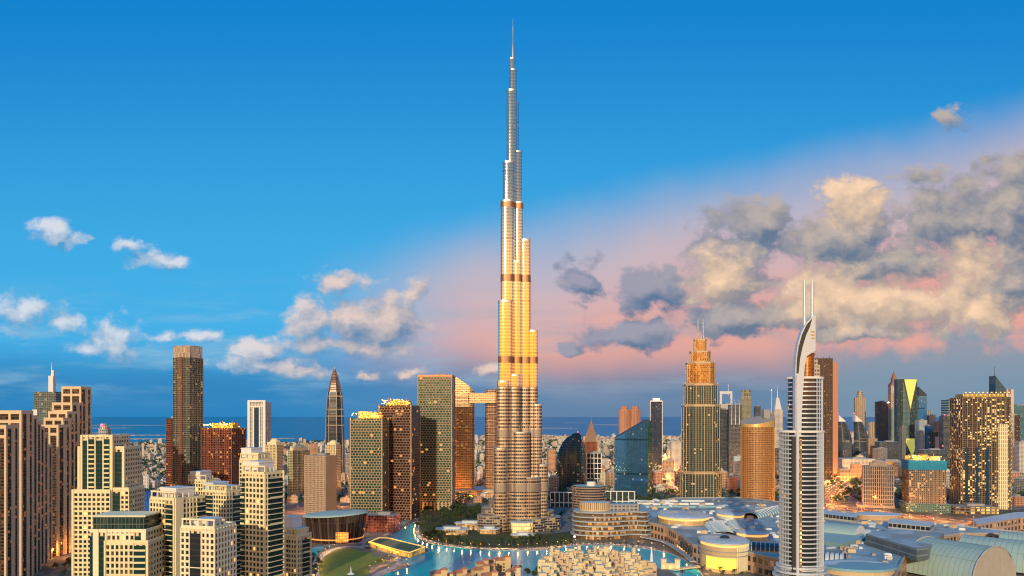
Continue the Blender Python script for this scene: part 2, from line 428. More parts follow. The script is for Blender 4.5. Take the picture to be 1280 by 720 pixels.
PANEL = std('dim_pane', (.10, .075, .045), .15, 0, var=.3, scale=.3, spec=.8)
LITP = std('lit_pane', (.5, .35, .15), .5, var=0, emit=(1.0, .5, .14), es=1.3)
STEELW = std('white_metal', (.60, .66, .74), .4, .2, var=.06)
STEEL = std('grey_metal', (.38, .39, .40), .35, .8, var=.12)
DARK = std('dark_metal', (.05, .05, .055), .5, .4)
ROOFG = std('grey_roof', (.30, .30, .30), .85, var=.25, scale=.1)
ROOFW = std('pale_roof', (.58, .62, .64), .7, var=.18, scale=.08)
ROOFB = std('blue_grey_roof', (.22, .42, .48), .55, var=.16, scale=.06)
ROOFT = std('teal_roof', (.36, .50, .47), .5, var=.12, scale=.05)
TERRA = std('terracotta_tile', (.50, .20, .10), .8, var=.25, scale=.4)
LAMPW = std('warm_lamp', (1, .7, .3), .5, var=0, emit=(1.0, .42, .09), es=2.6)
LAMPS = std('sodium_lamp', (1, .5, .15), .5, var=0, emit=(1.0, .27, .03), es=3.0)
LAMPC = std('white_lamp', (1, 1, .9), .5, var=0, emit=(1.0, .82, .5), es=8.0)
LAMPG = std('gold_lamp', (1, .6, .2), .5, var=0, emit=(1.0, .50, .09), es=1.9)
LAMPY = std('yellow_lamp', (1, .8, .4), .5, var=0, emit=(1.0, .68, .24), es=2.2)
LAMPR = std('red_lamp', (1, .1, .1), .5, var=0, emit=(1.0, .04, .06), es=14.0)
LITY = std('glowing_screen', (.9, .6, .1), .5, var=.0, emit=(1.0, .60, .06), es=1.3)
LEAF = std('dark_leaf', (.030, .055, .018), .8, var=.45, scale=.5)
LEAF2 = std('green_leaf', (.055, .085, .025), .8, var=.4, scale=.5)
BARK = std('bark', (.12, .085, .06), .9)

# ------------------------------------------------------------------ ground, sea, islands
def sheet(name, pts, z, mat, kind='structure'):
    b = MB(); i = b.add([(x, y, z) for x, y in ccw(pts)]); b.face(tuple(range(i, i + len(pts))))
    return b.build(name, mat, None, kind=kind)

gm = bpy.data.materials.new('city_ground'); gm.use_nodes = True
k = NT(gm.node_tree); pb = gm.node_tree.nodes['Principled BSDF']
tc = k.node('ShaderNodeTexCoord'); oc = tc.outputs['Object']
vo = k.node('ShaderNodeTexVoronoi'); vo.feature = 'F1'; k.put(vo.inputs['Vector'], oc); vo.inputs['Scale'].default_value = 0.022
cell = k.sep(vo.outputs['Color'])
ve = k.node('ShaderNodeTexVoronoi'); ve.feature = 'DISTANCE_TO_EDGE'; k.put(ve.inputs['Vector'], oc); ve.inputs['Scale'].default_value = 0.022
street = k.m('LESS_THAN', ve.outputs[0], 0.07)
n1_ = k.noise(oc, 0.03, 8.0, 0.65); n2_ = k.noise(oc, 0.0035, 4.0, 0.6)
gcol = k.mix(cell[0], (.13, .115, .095), (.27, .25, .22))
gcol = k.mix(k.m('MULTIPLY', k.ramp(k.m('ADD', n1_, k.m('MULTIPLY', n2_, .8)), .88, 1.02), .9), gcol, (.035, .055, .03))
gcol = k.mix(k.m('MULTIPLY', street, .8), gcol, (.10, .095, .09))
k.put(pb.inputs['Base Color'], gcol); pb.inputs['Roughness'].default_value = .9
coast = [(-9000, 5150), (-5200, 4900), (-3200, 4700), (-2400, 4950), (-1500, 5000), (-700, 5600), (0, 6600), (300, 6900), (600, 6300), (1300, 6500), (2600, 7600), (4200, 9000), (9000, 14000), (16000, 14000), (16000, -800), (-9000, -800)]
g = MB(); i = g.add([(x, y, 0) for x, y in ccw(coast)]); g.face(tuple(range(i, i + len(coast)))); g.build('ground', gm, kind='structure')

sm_ = bpy.data.materials.new('sea_water'); sm_.use_nodes = True
k = NT(sm_.node_tree); pb = sm_.node_tree.nodes['Principled BSDF']
tc = k.node('ShaderNodeTexCoord')
nz = k.noise(k.vm('MULTIPLY', tc.outputs['Object'], (1, .35, 1)), .0012, 5, .55)
k.put(pb.inputs['Base Color'], k.mix(nz, (.0, .19, .37), (.0, .28, .50)))
pb.inputs['Roughness'].default_value = .4; pb.inputs['Specular IOR Level'].default_value = .08
sheet('sea', [(-140000, 3500), (140000, 3500), (140000, 150000), (-140000, 150000)], -4.0, sm_)
SANDM = std('island_sand', (.66, .55, .42), .9, var=.25, scale=.01)
ir = random.Random(3)
def sandbar(px0, px1, py, w, name='sandbar'):
    Y = F * (HC + 3) / (py - 520.0); b = MB(); n = 26; lo = []; hi = []
    for q in range(n + 1):
        x = X(px0 + (px1 - px0) * q / n, Y); e = max(0.0, math.sin(math.pi * q / n)) ** .5 * w
        lo.append((x, Y - e * ir.uniform(.35, .65) + ir.uniform(-.2, .2) * w)); hi.append((x, Y + e * ir.uniform(.35, .65)))
    b.prism(lo + hi[::-1], -5, -1.5); b.build(name, SANDM, kind='structure')
for (a, c, y, w) in [(96, 218, 531.5, 500), (100, 172, 535.0, 300), (150, 218, 544, 330), (138, 168, 542.5, 160), (145, 220, 548.5, 230), (100, 140, 541, 180), (335, 372, 548, 200), (670, 722, 535, 500), (705, 735, 528.5, 500), (740, 800, 531, 700)]:
    sandbar(a, c, y, w)
# walls along the shore of the city
def ribbon(pts, w):
    """outline of a strip of width w along a polyline"""
    L, Rr = [], []
    for i, p in enumerate(pts):
        a = Vector(pts[max(i-1, 0)]); b = Vector(pts[min(i+1, len(pts)-1)]); d = (b - a).normalized(); n = Vector((-d.y, d.x))
        L.append((p[0] + n.x*w/2, p[1] + n.y*w/2)); Rr.append((p[0] - n.x*w/2, p[1] - n.y*w/2))
    return L, Rr
def smooth_line(pts, k=4):
    out = []
    for i in range(len(pts) - 1):
        p0, p1, p2, p3 = (Vector(pts[max(i-1, 0)]), Vector(pts[i]), Vector(pts[i+1]), Vector(pts[min(i+2, len(pts)-1)]))
        for j in range(k):
            t = j / k
            q = 0.5 * ((2*p1) + (p2 - p0)*t + (2*p0 - 5*p1 + 4*p2 - p3)*t*t + (3*p1 - p0 - 3*p2 + p3)*t*t*t)
            out.append((q.x, q.y))
    out.append(tuple(pts[-1])); return out
def strip(name, pts, w, z, mat, kind='structure', z0=None):
    L, Rr = ribbon(pts, w); b = MB()
    if z0 is None:
        b.grid([[(x, y, z) for x, y in Rr], [(x, y, z) for x, y in L]], sm=False)
    else:
        for i in range(len(L) - 1): b.prism([Rr[i], Rr[i+1], L[i+1], L[i]], z0, z)
    return b.build(name, mat, kind=kind)

# ------------------------------------------------------------------ lake, promenades, lawn
pavepts = [G(x, y) for x, y in [(372, 719), (372, 668), (430, 650), (480, 640), (540, 632), (620, 640), (700, 628), (800, 632), (900, 640), (1030, 640), (1290, 660), (1300, 735), (372, 735)]]
sheet('plaza', pavepts, .05, PAVE)
lakepx = [(455, 730), (486, 716), (511, 708), (503, 703), (500, 699), (520, 694.5), (536, 690), (531, 685.5), (512, 680), (494, 675), (489, 671.5), (493, 668.5), (500, 663), (507, 657.5), (517, 653),
          (522, 653.5), (519, 660), (519, 667), (525, 674.5), (540, 680), (569, 684), (600, 687), (640, 688.3), (680, 688), (705, 684.5), (730, 681.5), (760, 682), (789, 684), (814, 687), (837, 692), (854, 699), (868, 706), (872, 712), (880, 722), (886, 732)]
lakepts = smooth_line([G(x, y) for x, y in lakepx], 3)
lm = bpy.data.materials.new('lake_water'); lm.use_nodes = True
k = NT(lm.node_tree); pb = lm.node_tree.nodes['Principled BSDF']
tc = k.node('ShaderNodeTexCoord'); nz = k.noise(tc.outputs['Object'], .012, 4, .5)
k.put(pb.inputs['Base Color'], k.mix(k.ramp(nz, .35, .7), (.0, .44, .58), (.0, .58, .66)))
pb.inputs['Roughness'].default_value = .12; pb.inputs['Specular IOR Level'].default_value = .07
bp = k.node('ShaderNodeBump'); bp.inputs['Strength'].default_value = .25; bp.inputs['Distance'].default_value = .4
k.put(bp.inputs['Height'], k.noise(tc.outputs['Object'], .35, 3, .6)); k.put(pb.inputs['Normal'], bp.outputs[0])
sheet('lake', lakepts, .12, lm)
strip('quay_kerb', lakepts, 1.6, .75, KERB, z0=.0)
pond = [G(x, y) for x, y in [(386, 697), (388, 686), (398, 682.5), (407, 683), (402, 688), (397, 693), (393, 700), (388, 703)]]
sheet('pond', pond, .12, lm)
GRASS = std('lawn_grass', (.23, .25, .025), .9, var=.3, scale=.05)
lawnpts = smooth_line([G(x, y) for x, y in [(399, 722), (397, 714), (398, 706), (404, 698), (416, 690), (430, 686), (446, 687), (456, 690), (466, 690.5), (464, 694), (472, 696), (480, 698), (482, 702), (470, 706), (460, 709), (462, 714), (455, 722), (440, 732), (405, 732)]], 3)
sheet('lawn', lawnpts, .15, GRASS)
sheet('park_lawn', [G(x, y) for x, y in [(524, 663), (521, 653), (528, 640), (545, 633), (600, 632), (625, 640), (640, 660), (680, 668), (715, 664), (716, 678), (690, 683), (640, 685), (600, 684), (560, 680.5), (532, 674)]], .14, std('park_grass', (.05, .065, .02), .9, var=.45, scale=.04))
# ribbons of pale paving round the lawn
for pts, w in [([(395, 725), (394, 708), (400, 697), (414, 688), (432, 683.5), (452, 684), (470, 687), (486, 691), (497, 697), (499, 704), (490, 710), (476, 716), (462, 724)], 9),
               ([(450, 681), (458, 675), (470, 672), (485, 671)], 10), ([(405, 683), (430, 679), (452, 681), (462, 686)], 8)]:
    strip('promenade', smooth_line([G(x, y) for x, y in pts], 5), w, .20, PAVE2)
# the stone island in the lake in front of the towers: ring walk by the water
strip('promenade', smooth_line([G(x, y) for x, y in [(523, 656), (521, 662), (523, 669), (530, 674), (545, 678.5), (570, 682.3), (602, 685.2), (640, 686.5), (680, 686), (706, 682.8), (732, 679.8), (762, 680.4), (790, 682), (816, 685)]], 4), 7, .18, PAVE2)
strip('promenade', smooth_line([G(x, y) for x, y in [(484, 669), (492, 661), (503, 654), (517, 647), (530, 640)]], 4), 12, .19, PAVE2)

# ------------------------------------------------------------------ roads with kerbs and markings
ROADS = []
def road(pts, w, z=.25, lanes=4, kerb=True, px=True):
    p = smooth_line([G(x, y) for x, y in pts] if px else pts, 6); ROADS.append((p, w))
    strip('road', p, w, z, ASPH)
    L, Rr = ribbon(p, w + .6)
    if kerb:
        strip('kerb', L, .6, z + .13, KERB, z0=0); strip('kerb', Rr, .6, z + .13, KERB, z0=0)
    b = MB(); Ln = [(0, 0)]
    for l in range(1, lanes):
        off = -w/2 + w*l/lanes; acc = 0
        for i in range(len(p) - 1):
            a, c = Vector(p[i]), Vector(p[i+1]); d = (c - a); D = d.length; d.normalize(); n = Vector((-d.y, d.x)); s = 0.0
            while s < D:
                e = min(s + (6 if l*2 != lanes else 12), D); q0 = a + d*s + n*off; q1 = a + d*e + n*off
                i0 = b.add([(q0.x - n.x*.15, q0.y - n.y*.15, z+.012), (q1.x - n.x*.15, q1.y - n.y*.15, z+.012), (q1.x + n.x*.15, q1.y + n.y*.15, z+.012), (q0.x + n.x*.15, q0.y + n.y*.15, z+.012)])
                b.face((i0, i0+1, i0+2, i0+3)); s += 12
    b.build('lane_marking', PAINT, kind='structure')
    return p
r_hwy = road([(470, 615), (560, 612), (690, 604), (760, 601), (840, 600), (930, 602), (1000, 606), (1060, 600), (1110, 592)], 46, .30, 8)
r_mid = road([(690, 592), (760, 588), (850, 584), (930, 585), (985, 588)], 30, .26, 6)
r_link = road([(835, 570), (838, 590), (850, 612), (870, 622)], 22, .27, 4)
r_right = road([(1092, 580), (1072, 592), (1048, 606), (1032, 622), (1022, 640)], 34, .28, 6)
r_blvd = road([(980, 624), (1030, 631), (1080, 638), (1140, 645), (1200, 652), (1290, 662)], 30, .29, 6)
r_front = road([(-20, 720), (30, 706), (62, 697), (95, 690), (130, 680), (190, 664), (260, 650), (372, 640), (430, 632)], 18, .25, 4)
r_opera = road([(432, 636), (470, 640), (500, 641), (530, 633), (560, 628), (610, 624)], 16, .24, 4)
r_cross = road([(420, 600), (470, 607), (520, 606), (600, 597), (690, 585)], 24, .26, 4)
# ------------------------------------------------------------------ the tallest tower
YB = 1203.0
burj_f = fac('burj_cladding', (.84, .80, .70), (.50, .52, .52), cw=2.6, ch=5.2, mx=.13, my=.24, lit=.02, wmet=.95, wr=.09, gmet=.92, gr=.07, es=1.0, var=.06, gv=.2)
burj_l = fac('burj_shaded_cladding', (.52, .39, .28), (.04, .035, .035), cw=3.2, ch=5.4, mx=.08, my=.24, lit=.05, wmet=.5, wr=.32, gmet=.3, gr=.2, es=1.8, var=.12)  # lower shafts browned: shade and the dark city's reflection put into the colour
bandm = std('bronze_band', (.30, .16, .08), .45, .6, var=.15, scale=.1)
steelb = std('brushed_steel', (.72, .72, .70), .25, .95, var=.05)
bt = thing('skyscraper', 'tallest skyscraper, slender stepped golden tower with needle spire above the lake', 'skyscraper', (X(642, YB), YB, 0))
k_ = YB / F
cols = []   # name, px0, px1, top py, depth offset
L = [(633.2, 646, 117, -6), (628.5, 643, 207, -10), (626, 643, 256, -14), (623, 641, 380, -22), (621.5, 637, 478, -28), (618, 634.5, 559, -32)]
Rr = [(636.8, 645.8, 88, 2), (638.3, 648.6, 130, 0), (641, 652.5, 192, -3), (643, 654, 256, -8), (650, 663, 303, -10), (660, 672, 415, -12), (665, 677, 506, -13), (671, 684.5, 580, -14)]
Cc = [(636.3, 644, 73, 4), (635, 653, 262, 8), (636, 664, 350, 16), (632, 668, 430, 22), (641, 652, 330, -16), (637, 650, 470, -26), (640, 662, 540, -22), (634, 676, 595, -6)]
MECH = [(255.5, 264), (346, 355), (447, 455.5), (533, 546), (599, 612)]
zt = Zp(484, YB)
for wing in (L, Rr, Cc):
    for (p0, p1, py, dy) in wing:
        cx = X((p0 + p1)/2, YB) - bt.location.x; r = (p1 - p0)/2 * k_; zz = Zp(py, YB)
        out = rrect(2*r, 2.3*r, r*.62, 5, cx, dy)
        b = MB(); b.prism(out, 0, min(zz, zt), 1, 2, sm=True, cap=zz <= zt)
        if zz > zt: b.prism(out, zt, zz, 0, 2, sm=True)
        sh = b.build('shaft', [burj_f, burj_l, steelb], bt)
        o2 = rrect(2*r + .4, 2.3*r + .4, r*.62 + .2, 5, cx, dy)
        for (m0, m1) in MECH:
            z0, z1 = Zp(m1, YB), Zp(m0, YB)
            if m0 > 500: z1 -= 4
            if z1 < zz + 1: b = MB(); b.prism(o2, z0, z1 - .5, 0, bottom=True, sm=True); b.build('bronze_band', bandm if m0 < 500 else std('taupe_band', (.30, .24, .19), .5, .4), sh)
        b = MB(); b.prism(rrect(2*r + .6, 2.3*r + .6, r*.62 + .3, 5, cx, dy), zz - 1.6, zz + 1.0, 0, bottom=True, sm=True); b.build('roof_rim', steelb, sh)
        # slim vertical fins on the bays
        b = MB()
        for fx in (-.62, -.31, 0, .31, .62): b.box(cx + r*fx, dy - 1.15*r - (.05 if abs(fx) < .5 else -r*.12), .22, .34, 0, zz - 2)
        b.build('fin_rib', std('champagne_fin', (.60, .52, .40), .1, .95, var=.06), sh)
b = MB(); cx = X(641.2, YB) - bt.location.x
b.tube([(cx, 4, Zp(76, YB)), (cx, 4, Zp(60, YB)), (cx, 4, Zp(52, YB)), (cx, 4, Zp(49, YB)), (cx, 4, Zp(36, YB)), (cx, 4, Zp(22, YB))], [4.2, 3.3, 2.3, 1.6, 1.2, .35], 10)
b.build('spire', steelb, bt)
# terraced foot, glass entrance pavilion
b = MB(); terr = fac('terrace_glazing', (.30, .25, .21), (.03, .035, .04), cw=5, ch=4.2, mx=.06, my=.14, lit=.16, es=2.2)
for (px0, px1, h, dy, d) in [(598, 632, 26, -30, 40), (603, 628, 38, -24, 34), (612, 640, 48, -20, 34), (668, 700, 20, -6, 44), (668, 692, 30, -2, 40), (640, 680, 20, -26, 36)]:
    cx = X((px0+px1)/2, YB) - bt.location.x; w = (px1-px0)*k_
    b.prism(rrect(w, d, min(w, d)*.45, 5, cx, dy), 0, h, 0, 1)
    for z in range(4, int(h) + 1, 4): b.prism(rrect(w + 1.6, d + 1.6, min(w, d)*.45, 5, cx, dy), z - .4, z + .1, 1, bottom=True)
b.build('terraced_base', [terr, std('grey_terrace', (.36, .33, .31), .6)], bt)
lobby = fac('lit_lobby', (.55, .4, .25), (.7, .45, .2), cw=4, ch=6, mx=.06, my=.08, lit=.75, es=2.4, gmet=0)
b = MB(); cx = X(652, YB) - bt.location.x; b.prism(ell(17, 14, 26, cx, -52), 0, 17, 0, 1, sm=True); b.prism(ell(19, 16, 26, cx, -52), 17.01, 18, 1, bottom=True); b.build('entrance_pavilion', [lobby, ROOFW], bt)

# ------------------------------------------------------------------ white tower with a curved blade and twin masts
YA = 660.0; ka = YA / F
at_ = thing('hotel_tower', 'white balconied hotel tower topped by a curved blade and twin white masts', 'hotel tower', (X(1001, YA), YA, 0))
ox = at_.location.x
def ax(px): return X(px, YA) - ox
def az_(py): return Zp(py, YA)
ztop, zlow = az_(540), 0
core = DKGLASS
b = MB(); b.prism(ell(17.6, 15, 36), 0, ztop, 0, 1); b.build('core', [DKGLASS, ROOFG], at_)
b = MB(); b.prism(ell(14.2, 12, 32, ax(1006), 1), ztop + .01, az_(473), 0, 1); b.build('upper_core', [DKGLASS, ROOFG], at_)
# balcony slabs storey by storey
b = MB(); b2 = MB(); z = 3.9; n = 0
while z < az_(474):
    low = z < ztop
    a_, b_, cx, cy = (18.9, 16.3, 0, 0) if low else (15.4, 13.2, ax(1006), 1)
    if z < az_(712): pass
    b.prism(ell(a_, b_, 40, cx, cy), z - .55, z + .45, 0, bottom=True)
    n += 1; z += 3.92
b.build('balcony_trim', STEELW, at_)
# the gridded bay on one flank, white mullions
b = MB()
for q in range(5):
    t = R(-62 + q*8.5); b.box(19.0*math.cos(t), 16.3*math.sin(t), 1.2, .8, 40, ztop - .4, rot=t)
for q in range(4):
    t = R(-66 + q*12); b.box(ax(1006) + 15.5*math.cos(t), 1 + 13.2*math.sin(t), .7, .6, ztop + .3, az_(474), rot=t)
for q in range(7):
    t = R(168 + q*8); b.box(18.2*math.cos(t), 15.6*math.sin(t), .5, .6, 30, ztop - .4, rot=t)
b.build('mullion_trim', STEELW, at_)
b = MB(); b.box(ax(988.2), -15.6, 2.4, 2.4, 0, az_(470), 0); b.build('white_spine', STEELW, at_)
b = MB(); b.box(ax(984.2), -14.4, 2.6, 1.6, 0, az_(545), 0); b.build('dark_shaft', DARK, at_)
b = MB(); b.box(ax(992), -16.2, 1.5, 1.0, 46, az_(548), 0)
goldwin = fac('stair_lights', (.22, .15, .08), (.5, .3, .1), cw=1.6, ch=3.92, mx=.1, my=.2, lit=.6, es=2.4, gmet=0)
b.build('lit_stairwell', goldwin, at_)
# flared skirt and podium
b = MB()
for (zz, g_) in [(az_(706), 2.5), (az_(712), 4.0), (az_(718), 5.5)]:
    b.prism(ell(18.9 + g_, 16.3 + g_, 40), zz - 1.0, zz + .6, 0, bottom=True)
b.build('skirt', STEELW, at_)
b = MB(); b.prism(rrect(70, 50, 10, 5, 2, 8), 0, 24, 0, 1); b.build('podium', [fac('podium_stone', (.5, .36, .24), (.06, .05, .05), cw=4, ch=5, mx=.2, my=.2, lit=.3), ROOFW], at_)
# crown: ledge, copper drum, blade, masts
b = MB(); b.prism(ell(16.6, 14.4, 40, ax(1006), 1), az_(474), az_(471.5), 0, bottom=True); b.prism(ell(20, 17.4, 40), ztop - .3, ztop + 1.6, 0, bottom=True); b.build('ledge_trim', WHITEW, at_)
COPPER = fac('copper_cladding', (.62, .25, .07), (.30, .11, .03), cw=1.4, ch=3.0, mx=.06, my=.06, lit=0, wmet=.6, wr=.35, gmet=.6, gr=.3)
b = MB(); b.prism(ell(6.6, 6.6, 28, ax(1007.5), -1), az_(471.4), az_(444), 0, 1, sm=True); b.prism(ell(7.3, 7.3, 28, ax(1007.5), -1), az_(444), az_(442), 1, bottom=True, sm=True); b.build('copper_drum', [COPPER, std('copper_rim', (.5, .2, .07), .4, .6)], at_)
b = MB(); b.box(ax(1017.5), 2, 5, 9, az_(471.4), az_(449), 0); b.box(ax(1021.5), 3, 4, 8, az_(471.4), az_(456), 0); b.build('plant_room', [fac('crown_bays', (.5, .46, .42), (.12, .08, .06), cw=2, ch=3.4, lit=.1)], at_)
outer = [(986.2, 545), (986.0, 500), (986.2, 470), (987.2, 448), (989.5, 432), (993.5, 418), (999.5, 406), (1006, 399.5), (1011, 396.5)]
inner = [(1011, 440), (1006, 443), (1000.5, 447), (998, 458), (997, 472), (995, 500), (993.5, 545)]
def vplate(poly, y0, y1, mb, m=0):
    """an upright slab: outline in (x, z), thickness along y"""
    n = len(poly); a = mb.add([(x, y0, z) for x, z in poly]); c = mb.add([(x, y1, z) for x, z in poly])
    mb.face(tuple(range(a, a+n)), [(x, z) for x, z in poly], m); mb.face(tuple(range(c+n-1, c-1, -1)), [(x, z) for x, z in poly[::-1]], m)
    for i in range(n):
        j = (i+1) % n; mb.face((a+i, c+i, c+j, a+j), [(0, 0), (y1-y0, 0), (y1-y0, 3), (0, 3)], m)
fin = [(ax(x), az_(y)) for x, y in outer + inner]
b = MB(); vplate(fin[::-1], -14.6, -9.0, b); b.build('blade', STEELW, at_)
dk = [(987.6, 468), (988.2, 450), (990.6, 434), (994.4, 420.5), (1000, 408.5), (1007, 400.5), (1004, 411), (999.5, 421), (995.5, 434), (992, 450), (990.2, 468)]  # dark crescent plate on the blade's face, painting the shade of a recess
b = MB(); vplate([(ax(x), az_(y)) for x, y in dk][::-1], -14.9, -14.3, b); b.build('blade_recess_shade', DARK, at_)
b = MB()
for q in range(3): b.box(ax(1007.5), -14.7, 3.2, .5, az_(425 - q*4) - .6, az_(425 - q*4) + .6)
b.build('blade_louvre', std('gold_louvre', (.6, .4, .12), .4, .6), at_)
for (px, base) in [(999.2, 406), (1008.6, 398)]:
    b = MB(); b.tube([(ax(px), -11.5, az_(base + 3)), (ax(px), -11.5, az_(375)), (ax(px), -11.5, az_(353))], [1.4, 1.25, .9], 10); b.build('mast', STEELW, at_)

# ------------------------------------------------------------------ stepped art-deco tower with twin masts
YD = 1500.0; kd = YD / F
dt = thing('hotel_tower', 'stepped art deco glass tower with glowing gold crown and twin needle masts', 'hotel tower', (X(875.5, YD), YD, 0), R(0))
decog = fac('deco_glass', (.15, .155, .13), (.016, .065, .055), cw=4.0, ch=3.8, mx=.10, my=.13, lit=.022, es=6, wmet=.3, wr=.35, gmet=.3, gr=.14)
decog2 = fac('deco_gold', (.66, .36, .10), (.30, .13, .03), cw=3.0, ch=4.2, mx=.12, my=.12, lit=.22, litc=(1, .42, .06), es=1.6, wmet=.6, wr=.3, gmet=.5, gr=.2)
dstone = std('deco_fin', (.58, .44, .28), .4, .4, var=.08)
tiers = [(852.0, 899.5, 632, 590), (853.5, 898, 590, 507), (855.5, 895.5, 507, 481), (858.5, 892, 481, 454), (863, 887, 454, 440), (868, 882.5, 440, 425)]
for i, (p0, p1, y0, y1) in enumerate(tiers):
    cx = X((p0+p1)/2, YD) - dt.location.x; w = (p1-p0)*kd; d = w*.8
    z0, z1 = max(0, Zp(y0, YD)), Zp(y1, YD)
    foot = ccw([(cx - w/2, -d*.28), (cx - w*.28, -d/2), (cx + w*.28, -d/2), (cx + w/2, -d*.28), (cx + w/2, d*.28), (cx + w*.28, d/2), (cx - w*.28, d/2), (cx - w/2, d*.28)])
    b = MB(); b.prism(foot, z0 + .02*i, z1, 0, 1)
    t_ = b.build('tier', [decog if i < 3 else decog2, ROOFG], dt)
    b = MB()
    nfin = 13 if i < 3 else 9
    for q in range(nfin):
        x = cx - w*.46 + w*.92*q/(nfin-1)
        yy = -d/2 if abs(x-cx) < w*.28 else -d/2 + (abs(x-cx) - w*.28)/(w*.22)*d*.22
        b.box(x, yy, .45 if q % 3 else 1.0, 1.2, z0, z1 + (3 if q % 3 == 0 else -1), 0)
    for sx in (-1, 1):
        b.box(cx + sx*w*.5, -d*.1, 1.6, 3, z0, z1 + 5, 0); b.box(cx + sx*w*.5, d*.2, 1.4, 3, z0, z1 + 3, 0)
    b.build('fin_rib', dstone, t_)
    b = MB(); b.prism(grow(foot, .8), z1 - 2.2, z1 + .6, 0, bottom=True); b.prism(grow(foot, .6), z0 + 1, z0 + 3.0, 0, bottom=True); b.build('cornice_trim', dstone, t_)
for px in (872.2, 878.6):
    b = MB(); x = X(px, YD) - dt.location.x; b.tube([(x, -2, Zp(426, YD)), (x, -2, Zp(410, YD)), (x, -2, Zp(399, YD))], [1.5, 1.2, .5], 8); b.build('mast', STEEL, dt)
b = MB()
for q in range(26):
    a = 2*math.pi*q/26; w = 33.5*kd/2
    b.box(w*.92*math.cos(a) + X(875.3, YD) - dt.location.x, w*.74*math.sin(a) - .5, 1.3, 1.3, Zp(456, YD), Zp(454.6, YD))
b.build('crown_light', LAMPG, dt)
b = MB(); b.prism(rrect(52*kd, 60, 14, 4), 0, 14, 0, 1); b.build('podium', [terr, ROOFW], dt)

# ------------------------------------------------------------------ curved copper hotel
YH = 1450.0; kh = YH / F
ht = thing('hotel_building', 'orange bronze curved hotel block with a slanted bronze roof band', 'hotel', (X(947, YH), YH, 0))
hf = fac('bronze_bays', (.50, .24, .09), (.06, .03, .018), cw=3.0, ch=3.5, mx=.12, my=.14, lit=.07, wr=.5, es=1.6)
a_ = 20*kh; b_ = 15*kh
b = MB(); b.prism(ell(a_, b_, 36), 0, Zp(534, YH), 0, 1); b.build('facade', [hf, ROOFG], ht)
b = MB(); z = 6
while z < Zp(536, YH): b.prism(ell(a_ + .7, b_ + .7, 36), z - .35, z + .3, 0, bottom=True); z += 3.5*1.0
b.build('floor_trim', std('bronze_trim', (.52, .27, .10), .5, .2), ht)
b = MB()
for q in range(36):
    t = 2*math.pi*(q+.5)/36; b.box((a_+.9)*math.cos(t), (b_+.9)*math.sin(t), .8, .55, 0, Zp(534, YH), rot=t)
b.build('pier_rib', std('bronze_trim', (.52, .27, .10), .5, .2), ht)
b = MB(); zs = lambda x, y: Zp(516, YH) + 0*x - (x + a_)*.09
b.prism(ell(a_ + 1.4, b_ + 1.4, 36), Zp(534, YH) + .02, lambda x, y: Zp(525, YH) + y*.25 + x*.16, 0, 1, sm=True); b.build('roof_band', [std('gold_roof_band', (.70, .46, .16), .35, .4, var=.06), std('bronze_roof', (.42, .36, .30), .6, .1)], ht)
b = MB(); b.box(18, 6, 12, 14, Zp(523, YH), Zp(512, YH)); b.build('roof_plant', ROOFG, ht)
